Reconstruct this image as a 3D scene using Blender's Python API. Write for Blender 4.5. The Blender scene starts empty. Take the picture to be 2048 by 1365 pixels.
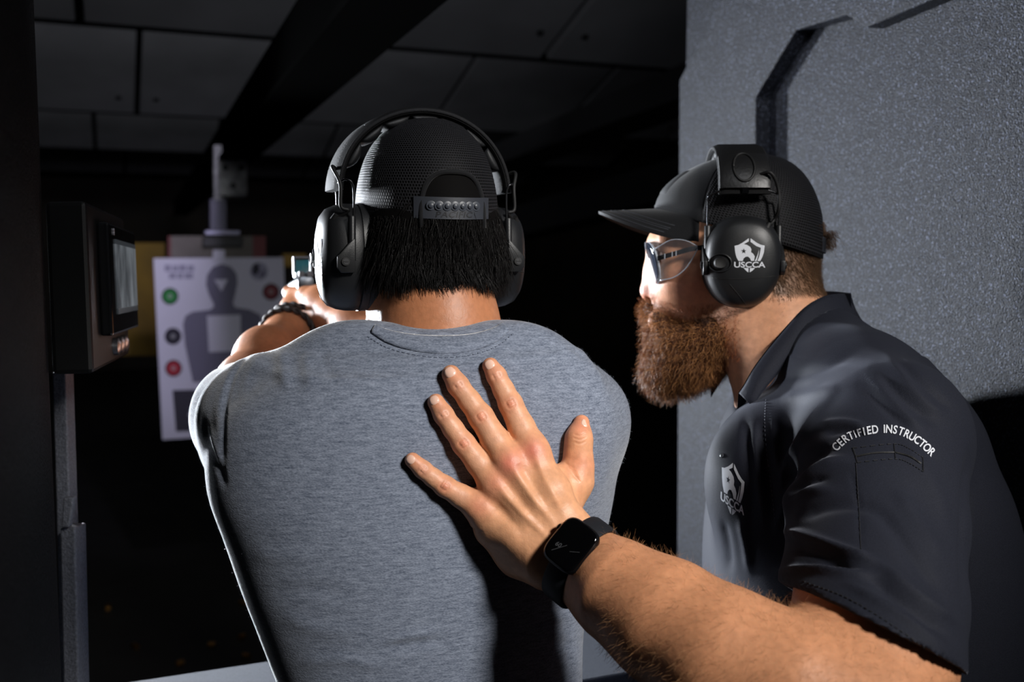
import bpy, bmesh, math, random
import numpy as np
from mathutils import Vector, Matrix
from mathutils.bvhtree import BVHTree

random.seed(7); rng = np.random.default_rng(7)
scene = bpy.context.scene
C = scene.collection
PI = math.pi

# ------------------------------------------------------------------ camera
FPX = 35.0/36.0*2048
PITCH = math.radians(5.0)
CAM = np.array([0.0, 0.0, 1.6])
FW = np.array([0, math.cos(PITCH), -math.sin(PITCH)])
RT = np.array([1.0, 0, 0])
UP = np.array([0, math.sin(PITCH), math.cos(PITCH)])
cd = bpy.data.cameras.new('camera'); cam = bpy.data.objects.new('camera', cd); C.objects.link(cam)
cam.location = CAM; cam.rotation_euler = (PI/2-PITCH, 0, 0)
cd.lens = 35; cd.sensor_width = 36; cd.clip_start = 0.02; cd.clip_end = 100
cd.dof.use_dof = True; cd.dof.focus_distance = 1.02; cd.dof.aperture_fstop = 4.5
scene.camera = cam

# ------------------------------------------------------------------ world, light, exposure
w = bpy.data.worlds.new('world'); scene.world = w; w.use_nodes = True
w.node_tree.nodes['Background'].inputs[0].default_value = (0.5, 0.6, 0.75, 1)
w.node_tree.nodes['Background'].inputs[1].default_value = 0.02
scene.view_settings.view_transform = 'Standard'; scene.view_settings.look = 'None'
scene.view_settings.exposure = 0.0; scene.view_settings.gamma = 1.0
scene.view_settings.use_curve_mapping = False

def area_light(name, loc, aim, size, energy, color, size_y=None, spread=180):
    l = bpy.data.lights.new(name, 'AREA'); l.energy = energy; l.color = color; l.size = size
    if size_y: l.shape = 'RECTANGLE'; l.size_y = size_y
    l.spread = math.radians(spread)
    o = bpy.data.objects.new(name, l); C.objects.link(o); o.location = loc
    o.rotation_euler = (Vector(aim)-Vector(loc)).to_track_quat('-Z', 'Y').to_euler()
    return o
def spot_light(name, loc, aim, energy, color, angle, blend=0.5, radius=0.05):
    l = bpy.data.lights.new(name, 'SPOT'); l.energy = energy; l.color = color
    l.spot_size = math.radians(angle); l.spot_blend = blend; l.shadow_soft_size = radius
    o = bpy.data.objects.new(name, l); C.objects.link(o); o.location = loc
    o.rotation_euler = (Vector(aim)-Vector(loc)).to_track_quat('-Z', 'Y').to_euler()
    return o
area_light('key_softbox', (1.28, -0.45, 2.6), (0.12, 1.0, 1.44), 0.36, 2.75, (1.0, 0.97, 0.93), spread=32)
area_light('lane_side_lamp', (-1.80, 3.4, 1.40), (0.05, 1.2, 1.42), 0.2, 38.0, (0.86, 0.92, 1.0), size_y=0.28, spread=70)
area_light('added_forearm_fill', (-1.40, 1.98, 1.72), (-0.25, 1.30, 1.45), 0.16, 10.0, (0.88, 0.93, 1.0), size_y=0.24, spread=80)  # second side light, added out of view to brighten the shooter's forearm
spot_light('target_lamp', (-0.55, 2.55, 2.35), (-1.33, 4.5, 1.66), 82.0, (0.78, 0.73, 1.0), 50, 0.6)
area_light('added_ceiling_fill', (0.1, 0.7, 2.3), (-1.2, 6.0, 2.9), 0.5, 15.0, (0.92, 0.95, 1.0), spread=120)  # fill added above the frame to brighten the ceiling baffles
_u, _v = (-math.sin(math.radians(22)), math.cos(math.radians(22))), (math.cos(math.radians(22)), math.sin(math.radians(22)))
for _s, _e in ((4.95, 10.0), (7.9, 6.0)):     # unseen strip lights added behind the baffles to brighten the next rows
    _p = (_u[0]*_s+_v[0]*0.3, _u[1]*_s+_v[1]*0.3, 2.74); area_light('added_baffle_fill', _p, (_p[0]+_u[0]*2.5, _p[1]+_u[1]*2.5, 2.95), 4.0, _e, (0.92, 0.95, 1.0), size_y=0.06, spread=140)

# ------------------------------------------------------------------ helpers
def K(px, py, d):
    """photograph pixel + distance along the view axis -> point in the room"""
    return CAM + d*(FW + RT*((px-1024)/FPX) + UP*((682.5-py)/FPX))
def proj(v):
    r = v-CAM; d = r@FW
    return 1024+FPX*(r@RT)/d, 682.5-FPX*(r@UP)/d, d
def N(v):
    v = np.asarray(v, float); return v/np.linalg.norm(v)
def m_of(px, d): return px*d/FPX

def lin(r, g, b):
    f = lambda c: (c/255/12.92 if c/255 <= 0.04045 else ((c/255+0.055)/1.055)**2.4)
    return (f(r), f(g), f(b))

MATS = {}
def mat(name, col=(0.5, 0.5, 0.5), rough=0.5, metal=0.0, spec=0.5, sheen=0.0, sheen_tint=(1, 1, 1), noise=None, bump=None, attr=None,
        sss=0.0, emit=None, coat=0.0, alpha=1.0, trans=0.0, stretch=(1, 1, 1), noise2=None, bump2=None, ior=1.45, sheen_rough=0.5):
    if name in MATS: return MATS[name]
    m = bpy.data.materials.new(name); m.use_nodes = True; nt = m.node_tree; nd = nt.nodes; b = nd['Principled BSDF']
    b.inputs['Base Color'].default_value = (*col, 1); b.inputs['Roughness'].default_value = rough
    b.inputs['Metallic'].default_value = metal; b.inputs['Specular IOR Level'].default_value = spec
    b.inputs['Sheen Weight'].default_value = sheen; b.inputs['Sheen Tint'].default_value = (*sheen_tint, 1)
    b.inputs['Sheen Roughness'].default_value = sheen_rough
    b.inputs['Coat Weight'].default_value = coat; b.inputs['Alpha'].default_value = alpha
    b.inputs['Transmission Weight'].default_value = trans; b.inputs['IOR'].default_value = ior
    if sss:
        b.inputs['Subsurface Weight'].default_value = sss; b.inputs['Subsurface Scale'].default_value = 0.004
        b.inputs['Subsurface Radius'].default_value = (1.0, 0.35, 0.2)
    if emit:
        b.inputs['Emission Color'].default_value = (*emit[0], 1); b.inputs['Emission Strength'].default_value = emit[1]
    tc = nd.new('ShaderNodeTexCoord'); mp = nd.new('ShaderNodeMapping'); mp.inputs['Scale'].default_value = stretch
    nt.links.new(tc.outputs['Object'], mp.inputs['Vector'])
    src = None
    if attr:
        a = nd.new('ShaderNodeAttribute'); a.attribute_name = attr; src = a.outputs['Color']
    for nz in (noise, noise2):
        if not nz: continue
        sc, amt = nz[0], nz[1]; raw = len(nz) > 2 and nz[2]
        t = nd.new('ShaderNodeTexNoise'); t.inputs['Scale'].default_value = sc; t.inputs['Detail'].default_value = 3
        nt.links.new((tc.outputs['Object'] if raw else mp.outputs['Vector']), t.inputs['Vector'])
        r = nd.new('ShaderNodeMapRange'); r.inputs['From Min'].default_value = 0.3; r.inputs['From Max'].default_value = 0.7
        r.inputs['To Min'].default_value = 1-amt; r.inputs['To Max'].default_value = 1+amt
        nt.links.new(t.outputs['Fac'], r.inputs['Value'])
        mx = nd.new('ShaderNodeMix'); mx.data_type = 'RGBA'; mx.blend_type = 'MULTIPLY'; mx.inputs['Factor'].default_value = 1
        if src: nt.links.new(src, mx.inputs[6])
        else: mx.inputs[6].default_value = (*col, 1)
        nt.links.new(r.outputs['Result'], mx.inputs[7]); src = mx.outputs[2]
    if src: nt.links.new(src, b.inputs['Base Color'])
    prev = None
    for bp in (bump, bump2):
        if not bp: continue
        t = nd.new('ShaderNodeTexNoise'); t.inputs['Scale'].default_value = bp[0]; t.inputs['Detail'].default_value = 2
        nt.links.new((mp.outputs['Vector'] if len(bp) > 3 and bp[3] else tc.outputs['Object']), t.inputs['Vector'])
        bn = nd.new('ShaderNodeBump'); bn.inputs['Strength'].default_value = bp[1]; bn.inputs['Distance'].default_value = bp[2]
        nt.links.new(t.outputs['Fac'], bn.inputs['Height'])
        if prev: nt.links.new(prev, bn.inputs['Normal'])
        prev = bn.outputs['Normal']
    if prev: nt.links.new(prev, b.inputs['Normal'])
    MATS[name] = m
    return m

def tag(o, label=None, cat=None, group=None, kind=None):
    if label: o['label'] = label
    if cat: o['category'] = cat
    if group: o['group'] = group
    if kind: o['kind'] = kind
    return o
def thing(name, label, cat, loc, group=None):
    o = bpy.data.objects.new(name, None); C.objects.link(o); o.location = loc; o.empty_display_size = 0.1
    return tag(o, label, cat, group)
def link(name, me, m, parent=None):
    o = bpy.data.objects.new(name, me); C.objects.link(o)
    if m is not None: me.materials.append(m)
    if parent is not None:
        o.parent = parent
        base = parent
        while base.parent is not None: base = base.parent
        if base.type == 'EMPTY' and parent is base: o.matrix_parent_inverse = Matrix.Translation(-Vector(base.location))
        # parts keep an identity basis in room coordinates, so sub-parts need no inverse of their own
    return o
def mesh(name, verts, faces, m, parent=None, smooth=True, col=None):
    me = bpy.data.meshes.new(name)
    verts = np.asarray(verts, dtype=np.float32)
    if isinstance(faces, np.ndarray):
        nf, k = faces.shape
        me.vertices.add(len(verts)); me.vertices.foreach_set('co', verts.ravel())
        me.loops.add(nf*k); me.loops.foreach_set('vertex_index', faces.astype(np.int32).ravel())
        me.polygons.add(nf); me.polygons.foreach_set('loop_start', np.arange(0, nf*k, k, dtype=np.int32))
        me.update(calc_edges=True)
    else:
        me.from_pydata([tuple(map(float, v)) for v in verts], [], [tuple(map(int, f)) for f in faces]); me.update()
    if smooth: me.polygons.foreach_set('use_smooth', np.ones(len(me.polygons), dtype=bool))
    if col is not None:
        a = me.color_attributes.new('col', 'FLOAT_COLOR', 'POINT')
        c4 = np.ones((len(verts), 4), np.float32); c4[:, :3] = col; a.data.foreach_set('color', c4.ravel())
    return link(name, me, m, parent)
def bvh_of(v, f): return BVHTree.FromPolygons([tuple(map(float, p)) for p in v], [tuple(map(int, q)) for q in f])
def cast_px(bvh, px, py, default=None):
    d = N(K(px, py, 1.0)-CAM); h = bvh.ray_cast(Vector(CAM), Vector(d))
    if h[0] is None: return default
    return np.array(h[0]), np.array(h[1])
def depth_at(bvh, px, py, default):
    h = cast_px(bvh, px, py)
    return default if h is None else float((h[0]-CAM)@FW)

class MB:
    """collects simple shapes into one mesh"""
    def __init__(s): s.v = []; s.f = []
    def add(s, v, f):
        o = len(s.v); s.v += [np.asarray(p, float) for p in v]; s.f += [tuple(i+o for i in q) for q in f]; return s
    def box(s, c, ex, ey, ez):
        """centre and three half-vectors"""
        c, ex, ey, ez = map(lambda a: np.asarray(a, float), (c, ex, ey, ez))
        v = [c+i*ex+j*ey+k*ez for k in (-1, 1) for j in (-1, 1) for i in (-1, 1)]
        return s.add(v, [(0, 2, 3, 1), (4, 5, 7, 6), (0, 1, 5, 4), (2, 6, 7, 3), (0, 4, 6, 2), (1, 3, 7, 5)])
    def tube(s, pts, r, n=8, caps=True, flat=None):
        pts = [np.asarray(p, float) for p in pts]; rr = r if hasattr(r, '__len__') else [r]*len(pts)
        v = []; f = []; prev = None
        for i, p in enumerate(pts):
            t = N(pts[min(i+1, len(pts)-1)]-pts[max(i-1, 0)])
            if prev is None:
                a = np.cross(t, [0, 0, 1.0]); a = np.cross(t, [1.0, 0, 0]) if np.linalg.norm(a) < 0.1 else a
            else: a = prev-t*(prev@t)
            a = N(a); prev = a; b = np.cross(t, a)
            for k in range(n):
                th = 2*PI*k/n; v.append(p+rr[i]*(math.cos(th)*a+math.sin(th)*b))
        for i in range(len(pts)-1):
            for k in range(n):
                f.append((i*n+k, i*n+(k+1) % n, (i+1)*n+(k+1) % n, (i+1)*n+k))
        if caps: f.append(tuple(range(n-1, -1, -1))); f.append(tuple((len(pts)-1)*n+k for k in range(n)))
        return s.add(v, f)
    def prism(s, poly, o, ex, ey, ez):
        """2D polygon in frame (o, ex, ey) extruded by the vector ez"""
        n = len(poly); o, ex, ey, ez = map(lambda a: np.asarray(a, float), (o, ex, ey, ez))
        v = [o+x*ex+y*ey for x, y in poly]+[o+x*ex+y*ey+ez for x, y in poly]
        return s.add(v, [tuple(range(n-1, -1, -1)), tuple(range(n, 2*n))]+[(i, (i+1) % n, n+(i+1) % n, n+i) for i in range(n)])
    def rings(s, rings, close0=True, close1=True):
        n = len(rings[0]); v = [p for r in rings for p in r]; f = []
        for i in range(len(rings)-1):
            for k in range(n): f.append((i*n+k, i*n+(k+1) % n, (i+1)*n+(k+1) % n, (i+1)*n+k))
        if close0: f.append(tuple(range(n-1, -1, -1)))
        if close1: f.append(tuple((len(rings)-1)*n+k for k in range(n)))
        return s.add(v, f)
    def grid(s, P, closed_u=False):
        """P[i][j] points -> quads"""
        a, b = len(P), len(P[0]); v = [p for r in P for p in r]; f = []
        for i in range(a-1):
            for j in range(b-(0 if closed_u else 1)):
                j2 = (j+1) % b; f.append((i*b+j, i*b+j2, (i+1)*b+j2, (i+1)*b+j))
        return s.add(v, f)
    def build(s, name, m, parent=None, smooth=False, bevel=0.0):
        me = bpy.data.meshes.new(name); me.from_pydata([tuple(map(float, p)) for p in s.v], [], s.f); me.update()
        bm = bmesh.new(); bm.from_mesh(me); bmesh.ops.recalc_face_normals(bm, faces=bm.faces)
        if bevel:
            ed = [e for e in bm.edges if len(e.link_faces) == 2 and e.calc_face_angle(0) > 0.5]
            if ed: bmesh.ops.bevel(bm, geom=ed, offset=bevel, segments=2, affect='EDGES', profile=0.5)
        if smooth == 'auto':
            for fc in bm.faces: fc.smooth = True
            for e in bm.edges:
                if len(e.link_faces) == 2 and e.calc_face_angle(0) > 0.7: e.smooth = False
        elif smooth:
            for fc in bm.faces: fc.smooth = True
        bm.to_mesh(me); bm.free(); me.update()
        return link(name, me, m, parent)

# ---- distance-field modelling: bodies and cloth are grown as one smooth surface
class Field:
    def __init__(s, lo, hi, h):
        s.h = h; s.lo = np.asarray(lo, float); n = np.ceil((np.asarray(hi, float)-s.lo)/h).astype(int)+1
        s.n = n; s.ax = [s.lo[i]+h*np.arange(n[i]) for i in range(3)]
        s.v = np.full(tuple(n), 1.0, np.float32)
    def block(s, lo, hi):
        i0 = np.clip(np.floor((np.asarray(lo)-s.lo)/s.h).astype(int), 0, s.n); i1 = np.clip(np.ceil((np.asarray(hi)-s.lo)/s.h).astype(int)+1, 0, s.n)
        if np.any(i1 <= i0): return None
        sl = tuple(slice(a, b) for a, b in zip(i0, i1))
        X = s.ax[0][sl[0]].astype(np.float32)[:, None, None]; Y = s.ax[1][sl[1]].astype(np.float32)[None, :, None]; Z = s.ax[2][sl[2]].astype(np.float32)[None, None, :]
        return sl, X, Y, Z
    def mix(s, sl, d, k, op):
        a = s.v[sl]
        if op == 'u':
            if k > 0: h = np.maximum(k-np.abs(a-d), 0)/k; s.v[sl] = np.minimum(a, d)-h*h*(k/4)
            else: s.v[sl] = np.minimum(a, d)
        else:
            d = -d
            if k > 0: h = np.maximum(k-np.abs(a-d), 0)/k; s.v[sl] = np.maximum(a, d)+h*h*(k/4)
            else: s.v[sl] = np.maximum(a, d)
    def cone(s, a, b, ra, rb, k=0.01, op='u', flat=None):
        a = np.asarray(a, float); b = np.asarray(b, float); R = max(ra, rb)*(1 if not flat else max(1, flat[1]))+k+3*s.h
        bl = s.block(np.minimum(a, b)-R, np.maximum(a, b)+R)
        if bl is None: return s
        sl, X, Y, Z = bl
        px, py, pz = X-a[0], Y-a[1], Z-a[2]; ab = b-a
        if flat:   # squash along a direction
            n = N(flat[0]); q = (px*n[0]+py*n[1]+pz*n[2])*(1/flat[1]-1)
            px, py, pz = px+q*n[0], py+q*n[1], pz+q*n[2]; ab = ab+n*(ab@n)*(1/flat[1]-1)
        l2 = max(ab@ab, 1e-12); t = np.clip((px*ab[0]+py*ab[1]+pz*ab[2])/l2, 0, 1)
        d = np.sqrt((px-ab[0]*t)**2+(py-ab[1]*t)**2+(pz-ab[2]*t)**2)-(ra+(rb-ra)*t)
        if flat and flat[1] < 1: d = d*(0.5+0.5*flat[1])
        s.mix(sl, d, k, op); return s
    def chain(s, pr, k=0.01, kj=None, flat=None, op='u'):
        for (a, ra), (b, rb) in zip(pr[:-1], pr[1:]): s.cone(a, b, ra, rb, k, op, flat)
        return s
    def ball(s, c, r, k=0.01, op='u'): return s.cone(c, np.asarray(c, float)+[1e-5, 0, 0], r, r, k, op)
    def ell(s, c, axes, radii, k=0.01, op='u'):
        c = np.asarray(c, float); A = np.array([N(x) for x in axes]); R = max(radii)+k+3*s.h
        bl = s.block(c-R, c+R)
        if bl is None: return s
        sl, X, Y, Z = bl; px, py, pz = X-c[0], Y-c[1], Z-c[2]
        u = [(px*A[i][0]+py*A[i][1]+pz*A[i][2])/radii[i] for i in range(3)]
        k0 = np.sqrt(u[0]**2+u[1]**2+u[2]**2); k1 = np.sqrt((u[0]/radii[0])**2+(u[1]/radii[1])**2+(u[2]/radii[2])**2)
        s.mix(sl, k0*(k0-1)/np.maximum(k1, 1e-6), k, op); return s
    def loft(s, rows, k=0.01, op='u'):
        """rows: (z, cx, cy, a, b, rot, n) stacked super-ellipses"""
        rows = sorted(rows); R = np.array(rows, float); zl, zh = R[0, 0], R[-1, 0]; m = max(R[:, 3].max(), R[:, 4].max())+0.03+k
        bl = s.block([R[:, 1].min()-m, R[:, 2].min()-m, zl-0.02-k], [R[:, 1].max()+m, R[:, 2].max()+m, zh+0.02+k])
        if bl is None: return s
        sl, X, Y, Z = bl; z = Z[0, 0]
        g = [np.interp(z, R[:, 0], R[:, i])[None, None, :].astype(np.float32) for i in range(1, 7)]
        # smooth the interpolation
        cx, cy, a, b, ro, n = g
        dx, dy = X-cx, Y-cy; u = (dx*np.cos(ro)+dy*np.sin(ro))/a; v = (-dx*np.sin(ro)+dy*np.cos(ro))/b
        d = ((np.abs(u)**n+np.abs(v)**n)**(1/n)-1)*np.minimum(a, b)
        d = np.maximum(d, np.maximum(Z-zh, zl-Z)); s.mix(sl, d, k, op); return s
    def cut(s, p, n, k=0.0):
        """remove everything on the side the normal points to"""
        n = N(n); X, Y, Z = (s.ax[0].astype(np.float32)[:, None, None], s.ax[1].astype(np.float32)[None, :, None], s.ax[2].astype(np.float32)[None, None, :])
        d = (X-p[0])*n[0]+(Y-p[1])*n[1]+(Z-p[2])*n[2]
        s.v = np.maximum(s.v, d.astype(np.float32)); return s
    def blur(s, it=1):
        for _ in range(it):
            for ax in range(3):
                v = s.v; a = np.roll(v, 1, ax); b = np.roll(v, -1, ax); s.v = (a+2*v+b)*0.25
        return s
    def surf(s):
        """naive surface nets -> vertices, quads"""
        v = s.v; v[0] = v[-1] = 1; v[:, 0] = v[:, -1] = 1; v[:, :, 0] = v[:, :, -1] = 1
        neg = v < 0; nx, ny, nz = v.shape
        c = np.zeros((nx-1, ny-1, nz-1), np.int8)
        for dx in (0, 1):
            for dy in (0, 1):
                for dz in (0, 1): c += neg[dx:nx-1+dx, dy:ny-1+dy, dz:nz-1+dz]
        act = (c > 0) & (c < 8); idx = np.argwhere(act); ids = np.full(act.shape, -1, np.int64); ids[act] = np.arange(len(idx))
        pos = np.zeros((len(idx), 3)); cnt = np.zeros(len(idx))
        cor = [(i, j, k) for i in (0, 1) for j in (0, 1) for k in (0, 1)]
        val = {q: v[idx[:, 0]+q[0], idx[:, 1]+q[1], idx[:, 2]+q[2]].astype(float) for q in cor}
        for p in cor:
            for q in cor:
                if sum(abs(a-b) for a, b in zip(p, q)) != 1 or p > q: continue
                a, b = val[p], val[q]; x = (a < 0) != (b < 0); t = np.where(x, a/np.where(x, a-b, 1), 0)
                P = np.array(p, float); Q = np.array(q, float)
                pos += np.where(x[:, None], P+(Q-P)*t[:, None], 0); cnt += x
        pos = (idx+pos/cnt[:, None])*s.h+s.lo
        F = []
        for ax in range(3):
            sh = [slice(None)]*3; a = list(sh); b = list(sh); a[ax] = slice(0, -1); b[ax] = slice(1, None)
            x = neg[tuple(a)] != neg[tuple(b)]; e = np.argwhere(x); o = [i for i in range(3) if i != ax]
            e = e[(e[:, o[0]] > 0) & (e[:, o[1]] > 0)]
            s0 = neg[e[:, 0], e[:, 1], e[:, 2]]
            def cell(d0, d1):
                q = e.copy(); q[:, o[0]] -= d0; q[:, o[1]] -= d1
                return ids[q[:, 0], q[:, 1], q[:, 2]]
            qd = np.stack([cell(1, 1), cell(0, 1), cell(0, 0), cell(1, 0)], 1)
            flip = s0 if ax != 1 else ~s0
            qd = np.where(flip[:, None], qd, qd[:, ::-1]); F.append(qd)
        F = np.concatenate(F); F = F[(F >= 0).all(1)]
        return pos, F
def relax(v, f, it=2, lam=0.5):
    e = np.concatenate([f[:, [0, 1]], f[:, [1, 2]], f[:, [2, 3]], f[:, [3, 0]]])
    n = len(v); deg = np.bincount(e[:, 0], minlength=n)+np.bincount(e[:, 1], minlength=n)
    for i in range(it):
        for sgn in (lam, -lam*1.03):
            s = np.zeros_like(v)
            for ax in range(3): s[:, ax] = np.bincount(e[:, 0], v[e[:, 1], ax], n)+np.bincount(e[:, 1], v[e[:, 0], ax], n)
            v = v+sgn*(s/np.maximum(deg, 1)[:, None]-v)
    return v
def vnormals(v, f):
    fn = np.cross(v[f[:, 2]]-v[f[:, 0]], v[f[:, 3]]-v[f[:, 1]]); n = np.zeros_like(v)
    for c in range(4):
        for ax in range(3): n[:, ax] += np.bincount(f[:, c], fn[:, ax], len(v))
    return n/np.maximum(np.linalg.norm(n, axis=1, keepdims=True), 1e-12)
def seg_dist(P, pts):
    """distance of 2D/3D points to a polyline"""
    pts = np.asarray(pts, float); best = np.full(len(P), 1e9)
    for a, b in zip(pts[:-1], pts[1:]):
        ab = b-a; t = np.clip(((P-a)@ab)/max(ab@ab, 1e-12), 0, 1); best = np.minimum(best, np.linalg.norm(P-a-t[:, None]*ab, axis=1))
    return best
def smooth_line(pts, n=24):
    pts = np.asarray(pts, float)
    if len(pts) < 3: 
        t = np.linspace(0, 1, n)[:, None]; return pts[0]*(1-t)+pts[-1]*t
    out = []; P = np.vstack([2*pts[0]-pts[1], pts, 2*pts[-1]-pts[-2]]); m = len(pts)-1
    for i in range(m):
        k = max(2, n//m); t = np.linspace(0, 1, k, endpoint=(i == m-1))[:, None]; a, b, c, d = P[i], P[i+1], P[i+2], P[i+3]
        out.append(0.5*((2*b)+(-a+c)*t+(2*a-5*b+4*c-d)*t*t+(-a+3*b-3*c+d)*t**3))
    return np.vstack(out)
def folds(v, f, strokes, facing=True):
    """raise or sink cloth folds and creases along lines on the surface seen from the front: (points in photo pixels, width px, height m)"""
    n = vnormals(v, f); px, py, d = proj(v); P = np.stack([px, py], 1)
    view = CAM-v; view /= np.linalg.norm(view, axis=1, keepdims=True); fc = np.clip(((n*view).sum(1)+0.15)/0.3, 0, 1) if facing else 1.0
    off = np.zeros(len(v))
    for st in strokes:
        pts, wd, am = st[:3]; L = smooth_line(pts, 20); lo = L.min(0)-3*wd; hi = L.max(0)+3*wd
        s = np.where((P[:, 0] > lo[0]) & (P[:, 0] < hi[0]) & (P[:, 1] > lo[1]) & (P[:, 1] < hi[1]))[0]
        if len(s) == 0: continue
        # taper the fold out at both ends
        q = P[s]; best = np.full(len(s), 1e9); par = np.zeros(len(s)); m = len(L)-1
        for i in range(m):
            a, b = L[i], L[i+1]; ab = b-a; t = np.clip(((q-a)@ab)/max(ab@ab, 1e-12), 0, 1); dd = np.linalg.norm(q-a-t[:, None]*ab, axis=1)
            u = dd < best; best = np.where(u, dd, best); par = np.where(u, (i+t)/m, par)
        tap = np.clip(np.minimum(par, 1-par)*4+0.15, 0, 1) if len(st) < 4 else 1.0
        off[s] += am*np.exp(-(best/wd)**2)*tap
    return v+n*(off*fc)[:, None]
def sample_surface(v, f, n, mask=None):
    a = np.linalg.norm(np.cross(v[f[:, 1]]-v[f[:, 0]], v[f[:, 2]]-v[f[:, 0]]), axis=1)
    if mask is not None: a = a*mask[f].mean(1)
    i = rng.choice(len(f), n, p=a/a.sum()); u = rng.random((n, 1)); w_ = rng.random((n, 1))
    p = (v[f[i, 0]]*(1-u)+v[f[i, 1]]*u)*(1-w_)+(v[f[i, 3]]*(1-u)+v[f[i, 2]]*u)*w_
    nn = vnormals(v, f)[f[i, 0]]; return p, nn
def strands(name, roots, dirs, length, r, m, parent, seg=5, curl=0.0, curl_f=3.0, gravity=None, cols=None, tip=0.25, jitter=0.15):
    """hair: every strand a thin three-sided tapering tube, all in one mesh"""
    n = len(roots); d = dirs+rng.normal(0, jitter, (n, 3)); d /= np.linalg.norm(d, axis=1, keepdims=True)
    L = np.asarray(length)*np.ones(n); R = np.asarray(r)*np.ones(n); p = roots.copy(); pts = [p.copy()]; ph = rng.random((n, 1))*2*PI; fr = curl_f*(0.7+0.6*rng.random((n, 1)))
    a0 = np.cross(d, rng.normal(0, 1, (n, 3))); a0 /= np.linalg.norm(a0, axis=1, keepdims=True); b0 = np.cross(d, a0)
    for s in range(seg):
        t = (s+1)/seg; q = d+curl*(np.cos(ph+fr*t*2*PI)*a0+np.sin(ph+fr*t*2*PI)*b0)
        if gravity is not None: q = q+gravity*t
        q /= np.linalg.norm(q, axis=1, keepdims=True); p = p+q*(L/seg)[:, None]; pts.append(p.copy())
    V = np.zeros((n, seg+1, 3, 3)); 
    for s in range(seg+1):
        rr = (R*(1-(1-tip)*s/seg))[:, None]
        for k in range(3):
            th = 2*PI*k/3; V[:, s, k] = pts[s]+rr*(math.cos(th)*a0+math.sin(th)*b0)
    base = (np.arange(n)*(seg+1)*3)[:, None, None]; F = []
    for s in range(seg):
        for k in range(3):
            F.append(np.stack([s*3+k, s*3+(k+1) % 3, (s+1)*3+(k+1) % 3, (s+1)*3+k] if False else np.array([s*3+k, s*3+(k+1) % 3, (s+1)*3+(k+1) % 3, (s+1)*3+k]), 0))
    F = (np.array(F)[None]+base).reshape(-1, 4)
    cc = None if cols is None else np.repeat(cols, (seg+1)*3, axis=0)
    o = mesh(name, V.reshape(-1, 3), F, m, parent, True, cc); o['kind'] = 'stuff'; return o
def flat_poly(polys, scale=1.0):
    """filled 2D outlines (outer and holes) -> vertices, faces, finely cut"""
    cu = bpy.data.curves.new('t', 'CURVE'); cu.dimensions = '2D'; cu.fill_mode = 'BOTH'
    for p in polys:
        sp = cu.splines.new('POLY'); sp.points.add(len(p)-1); sp.use_cyclic_u = True
        for q, (x, y) in zip(sp.points, p): q.co = (x*scale, y*scale, 0, 1)
    return _curve_mesh(cu)
def text_mesh(s, size=1.0, bold=0.0, sx=1.0, align='LEFT', spacing=1.0, shear=0.0):
    cu = bpy.data.curves.new('t', 'FONT'); cu.body = s; cu.size = size; cu.offset = bold; cu.align_x = align; cu.space_character = spacing; cu.shear = shear; cu.resolution_u = 4
    v, f = _curve_mesh(cu); v[:, 0] *= sx; return v, f
def _curve_mesh(cu):
    o = bpy.data.objects.new('t', cu); C.objects.link(o); bpy.context.view_layer.update()
    dg = bpy.context.evaluated_depsgraph_get(); me = bpy.data.meshes.new_from_object(o.evaluated_get(dg))
    bm = bmesh.new(); bm.from_mesh(me); bmesh.ops.triangulate(bm, faces=bm.faces)
    ext = max((v.co.x for v in bm.verts), default=1)-min((v.co.x for v in bm.verts), default=0)
    for _ in range(3):
        lg = [e for e in bm.edges if e.calc_length() > max(ext, 1e-6)*0.05]
        if not lg: break
        bmesh.ops.subdivide_edges(bm, edges=lg, cuts=1); bmesh.ops.triangulate(bm, faces=bm.faces)
    v = np.array([q.co[:] for q in bm.verts]); bm.verts.index_update(); f = [tuple(x.index for x in fc.verts) for fc in bm.faces]
    bm.free(); bpy.data.objects.remove(o); bpy.data.curves.remove(cu); bpy.data.meshes.remove(me)
    return v, f
def lay_on(v2, f, o, ex, ey, en, bvh, off, far=0.2):
    """lay a flat outline (x, y) of frame (o, ex, ey) onto a surface along -en"""
    if en is None:
        v2 = np.array([[a, b] for a, b in zip(*proj(np.array([o+x*ex+y*ey for x, y in v2[:, :2]]))[:2])]); return lay_px(v2, f, bvh, off)
    out = []; o, ex, ey, en = map(lambda a: np.asarray(a, float), (o, ex, ey, en)); n = -N(en)
    for x, y in v2[:, :2]:
        p = o+x*ex+y*ey; h = bvh.ray_cast(Vector(p-n*far), Vector(n))
        out.append(np.array(h[0])+np.array(h[1])*off if h[0] is not None else p)
    return np.array(out), f
def lay_px(v2, f, bvh, off, dflt=1.0):
    """the same for an outline measured in photo pixels, laid onto the surface in its place"""
    out = []
    for x, y in v2[:, :2]:
        h = cast_px(bvh, x, y); out.append(h[0]+h[1]*off if h is not None else K(x, y, dflt))
    return np.array(out), f

# ================================================================== the room: a firing booth looking down range
TH = math.radians(22)
UU = np.array([-math.sin(TH), math.cos(TH), 0]); VV = np.array([math.cos(TH), math.sin(TH), 0]); ZZ = np.array([0, 0, 1.0])
def R(v, u, z): return VV*v+UU*u+ZZ*z
def on_plane(px, py, p0, n):
    d = N(K(px, py, 1.0)-CAM); return CAM+d*(((p0-CAM)@n)/(d@n))
def structure(o): o['kind'] = 'structure'; return o

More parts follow.
